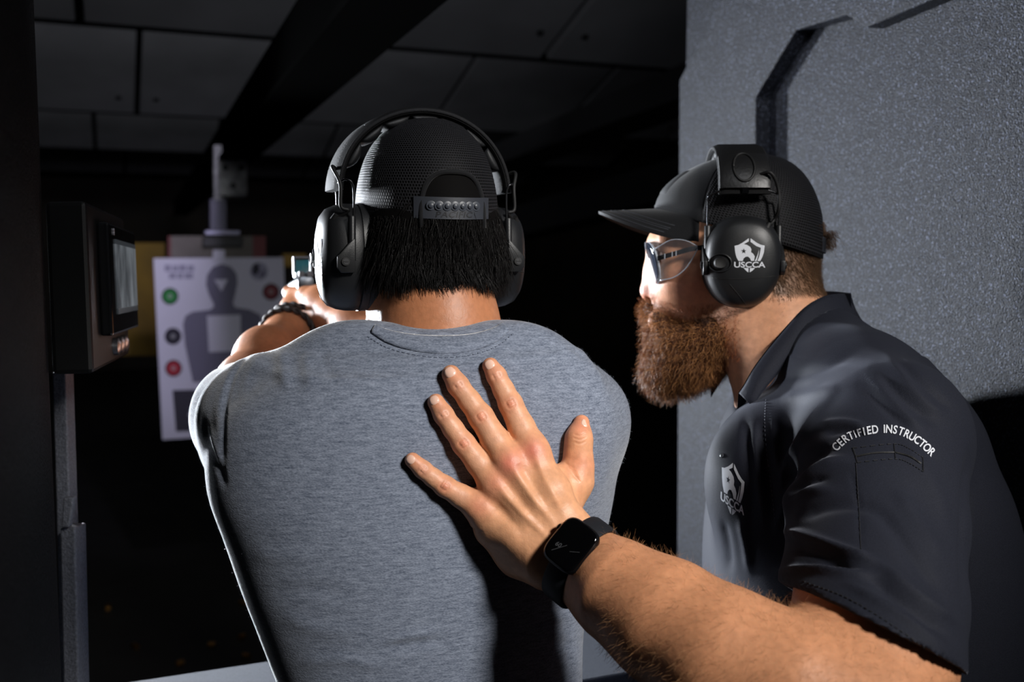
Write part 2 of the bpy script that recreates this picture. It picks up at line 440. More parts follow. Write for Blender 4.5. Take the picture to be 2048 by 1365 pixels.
M_floor = mat('rubber_floor', lin(26, 25, 24), 0.7, bump=(90, 0.3, 0.004), noise=(6, 0.3))
M_ceil = mat('ceiling_steel', lin(112, 112, 116), 0.6, noise=(3, 0.12), bump=(30, 0.1, 0.002))
M_black = mat('black_paint', lin(16, 16, 17), 0.5)
M_beam = mat('beam_paint', lin(5, 5, 5), 1.0, spec=0.0)
M_dark = mat('dark_paint', lin(30, 30, 32), 0.55, bump=(200, 0.15, 0.001))
M_speck = mat('grained_liner', lin(29, 31, 38), 0.5, spec=0.3, noise=(420, 0.6), bump=(460, 1.0, 0.003))
def sprinkle(m, scale, lo_, hi_, gain):
    # pale grains scattered over the liner, with their sparkle painted into the colour
    nt = m.node_tree; b = nt.nodes['Principled BSDF']; src = b.inputs['Base Color'].links[0].from_socket
    tc = nt.nodes.new('ShaderNodeTexCoord'); t = nt.nodes.new('ShaderNodeTexNoise'); t.inputs['Scale'].default_value = scale; t.inputs['Detail'].default_value = 0
    r = nt.nodes.new('ShaderNodeMapRange'); r.inputs['From Min'].default_value = lo_; r.inputs['From Max'].default_value = hi_; r.inputs['To Min'].default_value = 1; r.inputs['To Max'].default_value = gain
    mx = nt.nodes.new('ShaderNodeMix'); mx.data_type = 'RGBA'; mx.blend_type = 'MULTIPLY'; mx.inputs['Factor'].default_value = 1
    nt.links.new(tc.outputs['Object'], t.inputs['Vector']); nt.links.new(t.outputs['Fac'], r.inputs['Value']); nt.links.new(src, mx.inputs[6]); nt.links.new(r.outputs['Result'], mx.inputs[7]); nt.links.new(mx.outputs[2], b.inputs['Base Color'])
sprinkle(M_speck, 330, 0.60, 0.76, 7.0)
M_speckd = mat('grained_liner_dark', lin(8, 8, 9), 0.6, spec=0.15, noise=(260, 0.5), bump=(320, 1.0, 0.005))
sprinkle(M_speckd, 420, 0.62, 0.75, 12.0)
M_trim = mat('grained_trim', lin(78, 80, 87), 0.55, bump=(400, 0.5, 0.002), noise=(300, 0.3))
M_bench = mat('bench_felt', lin(68, 72, 81), 0.85, noise=(330, 0.18), bump=(500, 0.4, 0.001), stretch=(1, 3, 1))
M_yellow = mat('yellow_board', lin(120, 92, 20), 0.7, noise=(2.5, 0.5))
M_brown = mat('brown_backstop', lin(40, 34, 27), 0.8, noise=(1.5, 0.4))

structure(MB().box(R(0, 6, -0.05), VV*7, UU*9, ZZ*0.05).build('floor', M_floor))
ceil = structure(MB().box(R(0, 6, 3.95), VV*7, UU*9, ZZ*0.05).build('ceiling', M_black))
scr = None
for k, s1 in enumerate((4.75, 7.65, 10.3, 13.2)):
    zl, rise, run = 2.6, 0.85, 2.6
    al = N(np.array(R(0, -run, rise)))          # up along the baffle towards the shooter
    nn = np.cross(VV, al); nn = nn*(1 if nn[2] < 0 else -1)
    for j in range(-5, 5):
        vc = 0.46+j*1.08+(0.3 if k % 2 else 0)
        c = R(vc, s1-run/2, zl+rise/2)
        p = MB().box(c, VV*0.522, al*(math.hypot(run, rise)/2-0.02), nn*0.02).build('baffle_panel', M_ceil, ceil, bevel=0.006)
        if k < 2:
            for a_, b_ in ((-0.42, -1.1), (0.42, -1.1), (-0.42, 1.1), (0.42, 1.1), (-0.1, 0.3)):
                q = c+VV*a_+al*b_+nn*0.02
                MB().tube([q-nn*0.004, q+nn*0.01], 0.018, 8).build('screw', M_black, p)
    MB().box(R(0, s1-run/2, zl+rise/2)-nn*0.034, VV*6, al*(math.hypot(run, rise)/2-0.02), nn*0.008).build('seam_light_block', M_beam, ceil)  # black board added to stop light showing through the panel seams
    MB().box(R(0, s1+0.05, zl+0.05), VV*6, UU*0.02, ZZ*0.06).build('baffle_edge', M_beam, ceil)
A = K(760, -30, 1.80); B = K(471, 285, 4.55); dirn = N((B-A)*[1, 1, 0])
B2 = A+dirn*10; lat = np.cross(dirn, ZZ)
structure(MB().box((A-dirn*1.5+B2)/2+ZZ*0.03, dirn*np.linalg.norm(B2-A+dirn*1.5)/2, lat*0.062, ZZ*0.075).box((A-dirn*1.5+B2)/2-ZZ*0.05, dirn*np.linalg.norm(B2-A+dirn*1.5)/2, lat*0.078, ZZ*0.008).build('trim_1', M_beam))
# girders under the ceiling to the right
def bar(a, b, half_w, half_h, name, m, bev=0.0):
    d = N(b-a); l = N(np.cross(d, ZZ)); u = np.cross(l, d)
    return MB().box((a+b)/2, d*np.linalg.norm(b-a)/2, l*half_w, u*half_h).build(name, m, bevel=bev)
structure(bar(K(1480, 132, 4.4), K(960, 335, 6.8), 0.10, 0.075, 'trim_2', M_dark))
structure(bar(K(1480, 170, 4.35), K(960, 352, 6.75), 0.14, 0.012, 'trim_3', M_dark))
structure(bar(K(1480, 330, 5.0), K(960, 470, 7.4), 0.12, 0.10, 'trim_4', M_dark))
# end and side walls of the range
structure(MB().box(R(0, 14.8, 1.9), VV*7, UU*0.05, ZZ*2.0).build('wall_far', M_brown))
structure(MB().box(R(-3.6, 7, 1.9), VV*0.05, UU*8, ZZ*2.0).build('wall_side', M_brown))
structure(MB().box(R(5.5, 7, 1.9), VV*0.05, UU*8, ZZ*2.0).build('wall_beyond', M_brown))

# ---- right-hand booth wall, thick grained panel with a raised frame plate
LV = 1.10
pw = R(LV, 0, 0)
def on_wall(px, py, dv=0.0):
    p = on_plane(px, py, R(LV-dv, 0, 0), VV); return (p@UU, p[2])
uf = on_wall(1364, 700)[0]
structure(MB().prism([(0.1, 0), (uf, 0), (uf, 2.46), (uf-0.12, 3.0), (0.1, 3.0)], R(LV, 0, 0), UU, ZZ, VV*0.06).build('wall_right', M_speck))
pl = [(1350, 1900), (1358, 160), (1447, -10), (1500, -110), (2100, -110), (1862, 0), (1733, 55), (1692, 30), (1592, 60), (1511, 195), (1511, 1900)]
structure(MB().prism([on_wall(x, y, 0.032) for x, y in pl], R(LV-0.032, 0, 0), UU, ZZ, VV*0.0315).build('trim_5', M_speck, bevel=0.003))
# ---- left-hand booth wall with its edge strips
v0 = -0.0638
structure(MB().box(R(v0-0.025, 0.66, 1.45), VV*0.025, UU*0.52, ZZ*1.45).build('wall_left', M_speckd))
structure(MB().box(R(v0-0.050, 1.32, 1.45), VV*0.006, UU*0.14, ZZ*1.45).build('trim_light_block', M_black))  # strip lengthened out of view to keep added side light off the terminal
structure(MB().prism([(0, 1.59), (0.018, 1.624), (0.018, 3), (0, 3)], R(v0-0.033, 1.215, 0), VV, ZZ, UU*0.025).prism([(0, 0), (0.021, 0), (0.021, 1.42), (0.003, 1.453), (0, 1.453)], R(v0-0.036, 1.215, 0), VV, ZZ, UU*0.025).prism([(0.0, 1.453), (0.016, 1.453), (0.018, 1.6), (0.0, 1.6)], R(v0-0.034, 1.215, 0), VV, ZZ, UU*0.025).build('trim_7', M_trim, bevel=0.002))
def quad_px(pts, d, thick, name, m, bev=0.002, dirv=None):
    P = [K(x, y, d) for x, y in pts]; n = FW*thick
    mb = MB(); k = len(P); mb.add(P+[p+n for p in P], [tuple(range(k-1, -1, -1)), tuple(range(k, 2*k))]+[(i, (i+1) % k, k+(i+1) % k, k+i) for i in range(k)])
    return mb.build(name, m, bevel=bev)
structure(quad_px([(104, 745), (131, 745), (139, 1000), (158, 1600), (122, 1600), (112, 1000)], 1.28, 0.025, 'trim_8', M_trim))
structure(quad_px([(120, 1056), (150, 1056), (162, 1600), (132, 1600)], 1.23, 0.033, 'trim_9', M_trim))
structure(quad_px([(122, 1056), (138, 1056), (148, 994), (126, 996)], 1.22, 0.010, 'trim_10', M_trim))
# ---- bench
structure(MB().box(R(0.5, 1.295, 1.0), VV*0.575, UU*0.115, ZZ*0.02).build('trim_11', M_bench, bevel=0.004))

# ---- spent cartridge cases on the floor down range
M_brass = mat('brass', lin(200, 150, 80), 0.3, 1.0)
case_me = None
labels = ['spent brass case nearest the booth post on the dark floor', 'spent brass case on the floor beside the grey shirt', 'spent brass case low on the floor near the booth post',
          'spent brass case lying lowest on the floor', 'spent brass case on the floor under the one beside the shirt', 'spent brass case close to the waist of the grey shirt',
          'spent brass case midway across the dark floor', 'smallest spent brass case high up on the dark floor']
for i, (px, py) in enumerate(((216, 1215), (488, 1207), (270, 1293), (360, 1327), (484, 1274), (492, 1313), (424, 1290), (466, 1097))):
    d = N(K(px, py, 1)-CAM); p = CAM+d*((0.012-CAM[2])/d[2]); a = rng.random()*PI; ax = np.array([math.cos(a), math.sin(a), 0])
    o = thing('cartridge_case', labels[i], 'cartridge case', p-[0, 0, 0.012], 'spent cases on the range floor')
    L = 0.02 if i < 2 else 0.014
    MB().tube([p-ax*L, p-ax*L*0.86, p-ax*L*0.85, p-ax*L*0.7, p-ax*L*0.69, p+ax*L], [0.0112, 0.0112, 0.009, 0.009, 0.011, 0.0105], 12).build('case_wall', M_brass, o, 'auto')
    MB().tube([p+ax*L*0.98, p+ax*L*1.02], [0.0085, 0.0085], 12).build('mouth', M_black, o, 'auto')

# ---- touch-screen lane terminal on the left wall
o0 = K(187, 748, 1.10); eu = K(172, 402, 1.10)-o0; ed = K(259, 709, 1.40)-o0; ew = K(104, 750, 1.097)-o0
M_box = mat('terminal_coat', lin(15, 16, 17), 0.5, spec=0.3, bump=(600, 0.15, 0.0006))
M_gloss = mat('terminal_glass', lin(13, 14, 16), 0.12)
tm = thing('lane_terminal', 'black wall box with a touch screen on the left booth wall', 'control terminal', (o0+ed/2))
MB().box(o0+(eu+ed+ew)/2, ew/2, ed/2, eu/2).build('housing', M_box, tm, bevel=0.005)
fn = N(np.cross(ed, eu)); fn = fn if fn@ew < 0 else -fn
def fc(s, t, off=0.0): return o0+ed*s+eu*t+fn*off
def fbox(s0, s1, t0, t1, a, b): return MB().box((fc(s0, t0, a)+fc(s1, t1, b))/2, ed*(s1-s0)/2, eu*(t1-t0)/2, fn*(b-a)/2)
fbox(0.2, 0.99, 0.2, 0.895, 0.0, 0.014).build('bezel', M_gloss, tm, bevel=0.003)
ms = bpy.data.materials.new('screen_picture'); ms.use_nodes = True; nt = ms.node_tree; b = nt.nodes['Principled BSDF']
tc = nt.nodes.new('ShaderNodeTexCoord'); nz = nt.nodes.new('ShaderNodeTexNoise'); nz.inputs['Scale'].default_value = 28; nz.inputs['Detail'].default_value = 4
mp = nt.nodes.new('ShaderNodeMapping'); mp.inputs['Scale'].default_value = (1, 1, 0.35); cr = nt.nodes.new('ShaderNodeValToRGB')
nt.links.new(tc.outputs['Object'], mp.inputs[0]); nt.links.new(mp.outputs[0], nz.inputs[0]); nt.links.new(nz.outputs[0], cr.inputs[0])
cr.color_ramp.elements[0].position = 0.38; cr.color_ramp.elements[0].color = (*lin(62, 66, 70), 1); cr.color_ramp.elements[1].position = 0.68; cr.color_ramp.elements[1].color = (*lin(128, 134, 140), 1)
nt.links.new(cr.outputs[0], b.inputs['Emission Color']); b.inputs['Emission Strength'].default_value = 0.75; b.inputs['Base Color'].default_value = (0.01, 0.01, 0.01, 1); b.inputs['Roughness'].default_value = 0.2
M_bar = mat('screen_bar', lin(20, 22, 24), 0.3, emit=(lin(50, 54, 58), 0.7))
sc_ = fbox(0.33, 0.95, 0.36, 0.77, 0.014, 0.0155).build('screen', ms, tm)
fbox(0.33, 0.95, 0.77, 0.80, 0.014, 0.0155).build('status_bar', M_bar, sc_)
fbox(0.33, 0.95, 0.325, 0.36, 0.014, 0.0155).build('menu_bar', M_bar, sc_)
M_btn = mat('button_steel', lin(150, 150, 155), 0.3, 0.9)
for s in (0.52, 0.64, 0.76):
    c = fc(s, 0.105); MB().tube([c, c+fn*0.006, c+fn*0.009], [0.011, 0.011, 0.006], 12).build('button', M_btn, tm, 'auto')
for t in (0.835, 0.855): 
    c = fc(0.31, t, 0.0142); MB().tube([c, c+fn*0.0012], 0.0023, 8).build('indicator', mat('indicator', lin(150, 150, 155), 0.4), tm)

# ---- paper target on its carrier
tp = [K(307, 517, 4.42), K(567, 515, 4.66), K(325, 880, 4.42)]
tn = N(np.cross(tp[1]-tp[0], tp[2]-tp[0])); tn = tn if tn@(CAM-tp[0]) > 0 else -tn
def T(px, py, off=0.0): return on_plane(px, py, tp[0]+tn*off, tn)
def tpoly(pts, off, name, m, parent, th=0.0012, smooth=False):
    P = [T(x, y, off) for x, y in pts]; k = len(P); Q = [p-tn*th for p in P]
    return MB().add(P+Q, [tuple(range(k)), tuple(range(2*k-1, k-1, -1))]+[(i, k+i, k+(i+1) % k, (i+1) % k) for i in range(k)]).build(name, m, parent)
def circ(cx, cy, r, n=28, ry=None): return [(cx+r*math.cos(2*PI*i/n), cy+(ry or r)*math.sin(2*PI*i/n)) for i in range(n)]
M_paper = mat('target_paper', lin(214, 212, 226), 0.8); M_sil = mat('target_print_grey', lin(118, 115, 134), 0.8); M_tdk = mat('target_print_dark', lin(62, 60, 70), 0.8)
tg = thing('paper_target', 'white paper shooting target with grey torso figure and coloured spots', 'target', T(440, 870))
tpoly([(307, 517), (567, 515), (582, 864), (325, 880)], 0, 'sheet', M_paper, tg, 0.003)
sil = [(444, 528), (426, 534), (414, 550), (412, 570), (418, 590), (427, 607), (428, 614), (420, 620), (385, 624), (371, 632), (366, 648), (370, 690), (386, 765), (512, 762), (524, 690), (528, 648), (520, 630), (500, 620), (470, 615), (466, 606), (471, 588), (475, 566), (473, 548), (462, 534)]
so = tpoly(sil, 0.002, 'silhouette', M_sil, tg)
tpoly([(414, 632), (481, 630), (482, 702), (418, 705)], 0.004, 'chest_box', M_paper, tg)
tpoly([(429, 560), (456, 559), (443, 583)], 0.004, 'nose_mark', M_paper, tg)
tpoly([(345, 781), (536, 776), (542, 855), (352, 864)], 0.002, 'caption_box', M_tdk, tg)
v2, f2 = text_mesh('A', 34, 0.6); v2 = v2*[1, -1, 1]+[377, 832, 0]
mesh('caption_letter', [T(x, y, 0.004) for x, y, _ in v2], f2, mat('target_white', lin(190, 188, 200), 0.8), tg, False)
for cx, cy, c in ((340, 593, lin(40, 130, 60)), (542, 584, lin(130, 60, 66)), (346, 673, lin(44, 42, 54)), (347, 737, lin(170, 40, 56))):
    ring = tpoly(circ(cx, cy, 17), 0.002, 'spot_ring', mat('spot_ring', lin(66, 60, 70), 0.8), tg)
    tpoly(circ(cx, cy, 14), 0.004, 'spot', mat('spot_%d%d' % (cx, cy), c, 0.8), tg)
    tpoly(circ(cx, cy, 5), 0.006, 'spot_centre', mat('spot_c_%d%d' % (cx, cy), tuple(0.55*q+0.25 for q in c), 0.8), tg)
tpoly(circ(518, 543, 18), 0.002, 'round_emblem', mat('emblem_grey', lin(160, 157, 178), 0.8), tg)
tpoly([(506, 530), (516, 526), (520, 540), (512, 552), (504, 546)], 0.004, 'emblem_mark', M_tdk, tg)
tpoly([(520, 545), (530, 540), (531, 552), (520, 558)], 0.004, 'emblem_mark', M_sil, tg)
M_smear = mat('print_smear', lin(158, 155, 176), 0.8)
for x0, x1, y0, y1 in ((329, 342, 530, 543), (345, 356, 531, 543), (358, 372, 530, 543), (375, 388, 531, 543), (338, 352, 546, 558), (355, 366, 546, 558), (369, 386, 546, 558)):
    tpoly([(x0, y0), (x1, y0), (x1, y1), (x0, y1)], 0.002, 'heading_mark', M_smear, tg)
ca = thing('target_carrier', 'motorised carrier hanging from the dark rail above the paper target', 'target carrier', T(440, 500, 0))
def cbox(x0, x1, y0, y1, off, th, name, m, parent, bev=0.003):
    P = [T(x, y, off) for x, y in ((x0, y0), (x1, y0), (x1, y1), (x0, y1))]
    Q = [p-tn*th for p in P]
    return MB().add(P+Q, [(0, 1, 2, 3), (7, 6, 5, 4)]+[(i, 4+i, 4+(i+1) % 4, (i+1) % 4) for i in range(4)]).build(name, m, parent, bevel=bev)
M_card = mat('backer_card', lin(112, 106, 100), 0.8, noise=(9, 0.15)); M_red = mat('backer_red', lin(118, 70, 70), 0.8)
st = cbox(336, 532, 472, 516, -0.006, 0.01, 'backer_strip', M_card, ca)
cbox(336, 342, 472, 516, -0.004, 0.01, 'red_end', M_red, st); cbox(506, 532, 472, 516, -0.004, 0.01, 'red_end', M_red, st)
cbox(406, 486, 474, 494, 0.03, 0.04, 'clamp_jaw', M_black, ca); cbox(410, 480, 461, 470, 0.03, 0.06, 'clamp_plate', mat('carrier_plate', lin(150, 148, 170), 0.4, 0.3), ca)
cbox(420, 453, 398, 462, 0.02, 0.05, 'post', mat('carrier_post', lin(96, 94, 112), 0.5), ca)
cbox(426, 450, 500, 521, 0.008, 0.006, 'tape', M_paper, ca, 0)
M_bk = mat('carrier_body', lin(150, 150, 150), 0.55, noise=(25, 0.5), bump=(60, 0.6, 0.01))
bk = cbox(437, 495, 318, 392, 0.05, 0.14, 'motor_body', M_bk, ca, 0.01)
for x, y in ((450, 336), (482, 336), (466, 372)):
    q = T(x, y, 0.05); MB().tube([q, q+tn*0.012], 0.014, 8).build('bolt', M_black, bk)
cbox(428, 446, 290, 400, 0.03, 0.03, 'hanger', M_bk, ca)
cbox(456, 478, 270, 322, 0.03, 0.05, 'roller_bracket', M_black, ca)
# yellow boards on the range side, far behind the target
structure(cbox(236, 330, 486, 712, -1.9, 0.05, 'trim_12', M_yellow, None))
structure(cbox(566, 612, 508, 534, -1.9, 0.05, 'trim_13', M_yellow, None))

# ================================================================== materials for people
M_skin = mat('skin', attr='col', rough=0.46, sss=0.12, spec=0.45, noise=(140, 0.10), bump=(700, 0.22, 0.0006), bump2=(180, 0.25, 0.0012))
M_hair = mat('hair_strands', attr='col', rough=0.45, spec=0.22)
M_hairbase = mat('hair_base', lin(9, 8, 8), 0.8, spec=.1)
M_plastic = mat('black_plastic', lin(24, 25, 27), 0.42, spec=0.5, bump=(900, 0.25, 0.0004))
M_rubber = mat('black_rubber', lin(15, 15, 16), 0.6)
M_leather = mat('black_leatherette', lin(20, 20, 21), 0.40, bump=(300, 0.25, 0.001))
M_wire = mat('steel_wire', lin(70, 71, 74), 0.25, 0.9)
M_white = mat('logo_white', lin(205, 208, 215), 0.6)
M_soft = mat('soft_cushion', lin(22, 23, 25), 0.55, bump=(700, 0.2, 0.0005))
M_webbing = mat('band_webbing', lin(27, 27, 29), 0.7, bump=(1400, 0.8, 0.0012), spec=0.3)

def mesh_cloth(name, hole, thread, sc, strength=1.0):
    m = bpy.data.materials.new(name); m.use_nodes = True; nt = m.node_tree; b = nt.nodes['Principled BSDF']
    uv = nt.nodes.new('ShaderNodeUVMap'); br = nt.nodes.new('ShaderNodeTexBrick')
    br.inputs['Color1'].default_value = (*hole, 1); br.inputs['Color2'].default_value = (*hole, 1); br.inputs['Mortar'].default_value = (*thread, 1)
    br.inputs['Scale'].default_value = sc; br.inputs['Mortar Size'].default_value = 0.085; br.inputs['Mortar Smooth'].default_value = 0.6
    br.inputs['Brick Width'].default_value = 0.42; br.inputs['Row Height'].default_value = 0.34
    nt.links.new(uv.outputs[0], br.inputs['Vector']); nt.links.new(br.outputs['Color'], b.inputs['Base Color'])
    bp = nt.nodes.new('ShaderNodeBump'); bp.inputs['Strength'].default_value = strength; bp.inputs['Distance'].default_value = 0.0016
    nt.links.new(br.outputs['Fac'], bp.inputs['Height']); nt.links.new(bp.outputs[0], b.inputs['Normal'])
    b.inputs['Roughness'].default_value = 0.6; b.inputs['Specular IOR Level'].default_value = 0.15
    return m
M_mesh = mesh_cloth('cap_mesh', lin(4, 4, 5), lin(42, 42, 45), 128.0)
M_capcloth = mat('cap_cloth', lin(15, 16, 19), 0.8, spec=.25, sheen=0.12, bump=(900, 0.4, 0.0006))
M_strap = mat('snap_strap', lin(50, 53, 60), 0.5, bump=(600, 0.1, 0.0003))

# heather grey jersey
M_tee = bpy.data.materials.new('heather_jersey'); M_tee.use_nodes = True
nt = M_tee.node_tree; b = nt.nodes['Principled BSDF']; tc = nt.nodes.new('ShaderNodeTexCoord')
def nz_(scale, st, det=3):
    mp = nt.nodes.new('ShaderNodeMapping'); mp.inputs['Scale'].default_value = st; t = nt.nodes.new('ShaderNodeTexNoise'); t.inputs['Scale'].default_value = scale; t.inputs['Detail'].default_value = det
    nt.links.new(tc.outputs['Object'], mp.inputs[0]); nt.links.new(mp.outputs[0], t.inputs['Vector']); return t
n1 = nz_(85, (1, 1, 6.0)); n2 = nz_(420, (1, 1, 2.2), 2); n3 = nz_(9, (1, 1, 2))
ad = nt.nodes.new('ShaderNodeMath'); ad.operation = 'ADD'; nt.links.new(n1.outputs[0], ad.inputs[0]); nt.links.new(n2.outputs[0], ad.inputs[1])
mr = nt.nodes.new('ShaderNodeMapRange'); mr.inputs['From Min'].default_value = 0.62; mr.inputs['From Max'].default_value = 1.38
nt.links.new(ad.outputs[0], mr.inputs['Value']); cr = nt.nodes.new('ShaderNodeValToRGB')
cr.color_ramp.elements[0].color = (*lin(74, 82, 98), 1); cr.color_ramp.elements[1].color = (*lin(136, 144, 160), 1)
nt.links.new(mr.outputs[0], cr.inputs[0]); nt.links.new(cr.outputs[0], b.inputs['Base Color'])
b.inputs['Roughness'].default_value = 0.9; b.inputs['Sheen Weight'].default_value = 0.55; b.inputs['Sheen Roughness'].default_value = 0.4; b.inputs['Specular IOR Level'].default_value = 0.2
bp = nt.nodes.new('ShaderNodeBump'); bp.inputs['Strength'].default_value = 0.5; bp.inputs['Distance'].default_value = 0.0012
nt.links.new(n2.outputs[0], bp.inputs['Height']); nt.links.new(bp.outputs[0], b.inputs['Normal'])

def set_uv(o, uv):
    me = o.data; l = me.uv_layers.new(name='UVMap'); li = np.zeros(len(me.loops), np.int32); me.loops.foreach_get('vertex_index', li)
    l.data.foreach_set('uv', np.asarray(uv, np.float32)[li].ravel())

# ================================================================== the shooter, seen from behind
SF = np.array([-math.sin(TH), math.cos(TH), 0]); SL = np.array([-math.cos(TH), -math.sin(TH), 0])
H0 = K(853, 508, 1.13)
def S(f, l, u): return H0+SF*f+SL*l+ZZ*u
foot0 = np.array([H0[0], H0[1], 0])
shooter = thing('person', 'person in a grey t-shirt and black cap aiming a pistol, seen from behind', 'person', foot0)

def torso_row(py, xl, xr, d, b, n, rot=TH, grow=0.0):
    c = K((xl+xr)/2, py, d); wv = (xr-xl)/2*d/FPX
    a = math.sqrt(max(wv*wv-(b*math.sin(rot))**2, 1e-4))/math.cos(rot)
    return (c[2], c[0], c[1], a+grow, b+grow, rot, n)
def smooth_rows(rows, m=40):
    R_ = np.array(sorted(rows)); L = smooth_line(R_, m); return [tuple(r) for r in L]
TR = [(735, 560, 1120, 1.085, .105, 2.3), (790, 480, 1205, 1.088, .118, 2.35), (850, 452, 1233, 1.09, .124, 2.4), (950, 452, 1235, 1.09, .126, 2.4), (1050, 482, 1218, 1.09, .124, 2.4),
      (1150, 512, 1190, 1.09, .120, 2.4), (1250, 546, 1166, 1.09, .115, 2.4), (1365, 582, 1160, 1.09, .112, 2.4), (1500, 590, 1165, 1.09, .115, 2.4), (1640, 578, 1180, 1.09, .118, 2.4)]
cc0 = K(879, 662, 1.10)
fd = Field([-0.40, 0.90, 0.98], [0.20, 1.42, 1.62], 0.0032)
fd.loft(smooth_rows([torso_row(*r) for r in TR]), 0.0)
fd.chain([(K(800, 768, 1.10), .045), (K(665, 796, 1.085), .046), (K(535, 818, 1.07), .049)], 0.03)
fd.chain([(K(950, 766, 1.10), .045), (K(1050, 780, 1.115), .050), (K(1135, 828, 1.13), .055)], 0.03)
fd.chain([(K(502, 828, 1.065), .052), (K(486, 826, 1.16), .052), (K(478, 812, 1.26), .050)], 0.03)
fd.chain([(K(1138, 842, 1.13), .060), (K(1120, 830, 1.22), .058), (K(1060, 800, 1.32), .054)], 0.03)
fd.cone(K(480, 890, 1.09), K(470, 860, 1.2), .036, .04, 0.03)
fd.ell(K(715, 850, 1.045), [RT, FW, UP], (.10, .055, .11), 0.05); fd.ell(K(1020, 850, 1.06), [RT, FW, UP], (.10, .055, .11), 0.05)
fd.ell(K(879, 762, 1.055), [RT, FW, UP], (.105, .062, .055), 0.03)
fd.cone(cc0+ZZ*.06, cc0-ZZ*.03, .062, .062, 0.004, 'sub')
fd.blur(1)
tv, tf = fd.surf(); tv = relax(tv, tf, 2)
tee_folds = [([(512, 692), (470, 745), (450, 810), (446, 880), (447, 965)], 5, -.0025), ([(500, 700), (462, 750), (440, 810), (436, 880)], 10, .0015),
    ([(538, 700), (541, 735), (546, 775)], 13, -.0014), ([(562, 700), (566, 735), (574, 780)], 10, .0020), ([(588, 705), (592, 745), (600, 785)], 13, -.0014), ([(612, 705), (616, 740), (626, 775)], 11, .0016), ([(640, 700), (650, 730), (664, 760)], 12, -.0014),
    ([(520, 705), (500, 745), (485, 800)], 12, .0015), ([(404, 835), (415, 880), (436, 930), (452, 975)], 6, -.003), ([(420, 850), (430, 900), (446, 945)], 7, .002), ([(430, 740), (452, 722), (480, 712)], 7, -.002),
    ([(1130, 690), (1152, 706), (1172, 716)], 6, -.0025), ([(1110, 688), (1140, 700), (1160, 722)], 8, .002), ([(1170, 720), (1195, 745), (1210, 790)], 9, .0015),
    ([(845, 722), (900, 727), (975, 718)], 7, -.0014), ([(800, 712), (880, 735), (1000, 724)], 13, .0014), ([(770, 1284), (820, 1272), (874, 1266)], 7, .0018), ([(760, 1300), (830, 1290), (900, 1280)], 10, -.0018),
    ([(600, 1330), (680, 1320), (780, 1335)], 12, .0018), ([(560, 1230), (640, 1260), (720, 1262)], 16, .0015), ([(1000, 1290), (1080, 1250), (1150, 1230)], 12, .0018), ([(1010, 1340), (1090, 1300), (1155, 1290)], 12, -.002), ([(1118, 1200), (1135, 1270), (1140, 1360)], 9, -.0025),
    ([(500, 1100), (560, 1115), (640, 1105)], 18, .0012), ([(540, 1190), (620, 1180), (700, 1190)], 16, -.0012)]
tv = folds(tv, tf, tee_folds)
tee = mesh('t_shirt', tv, tf, M_tee, shooter); tee['label'] = 'heather grey short-sleeved t-shirt'
tee_bvh = bvh_of(tv, tf)

# loose fibres standing off the jersey
tn_ = vnormals(tv, tf); vw_ = CAM-tv; vw_ /= np.linalg.norm(vw_, axis=1, keepdims=True); g_ = np.abs((tn_*vw_).sum(1))
p, n_ = sample_surface(tv, tf, 5000, np.clip(1-g_*2.2, 0, 1)+.02)
strands('jersey_fuzz', p-n_*.0003, n_, .0016+.0022*rng.random(5000), .00007, M_hair, tee, 3, .9, .5, None, np.tile(np.array(lin(130, 138, 152)), (5000, 1)), .5, .6)
# collar ribbing laid along the neck edge, with its seam stitched on
ct_ = smooth_line([(752, 652), (775, 662), (822, 671), (882, 674), (938, 671), (982, 660), (1004, 648)], 72)
cb_ = smooth_line([(742, 668), (775, 688), (826, 703), (885, 709), (944, 703), (990, 687), (1020, 664)], 72)
G = []
for k in (0, .12, .3, .5, .7, .88, 1.0):
    row = []
    for a_, b_ in zip(ct_, cb_):
        q = a_*(1-k)+b_*k; h = cast_px(tee_bvh, *q)
        if h is None or (h[0]-CAM)@FW > 1.2:
            hh = tee_bvh.find_nearest(Vector(K(q[0], q[1], 1.07))); h = (np.array(hh[0]), np.array(hh[1]))
        row.append(h[0]+h[1]*(.0034*math.sin(min(1, k*2.2+.15)*PI/2)*(1-.75*max(0, k-.8)/.2)+(0.0012 if k < .2 else 0)))
    G.append(row)
cl = MB().grid(G).build('collar', M_tee, tee, True)
sm = cl.modifiers.new('thick', 'SOLIDIFY'); sm.thickness = .002; sm.offset = -1
M_thread = mat('grey_thread', lin(96, 104, 120), 0.8)
mb = MB(); L = smooth_line([(736, 674), (772, 695), (825, 710), (885, 716), (946, 710), (994, 693), (1026, 668)], 66)
for p, q in zip(L[:-1:2], L[1::2]):
    a, b2 = cast_px(tee_bvh, *p), cast_px(tee_bvh, *q)
    if a and b2: mb.tube([a[0]+a[1]*0.0004, b2[0]+b2[1]*0.0004], 0.0007, 5)
mb.build('neck_stitching', M_thread, tee)['kind'] = 'stuff'

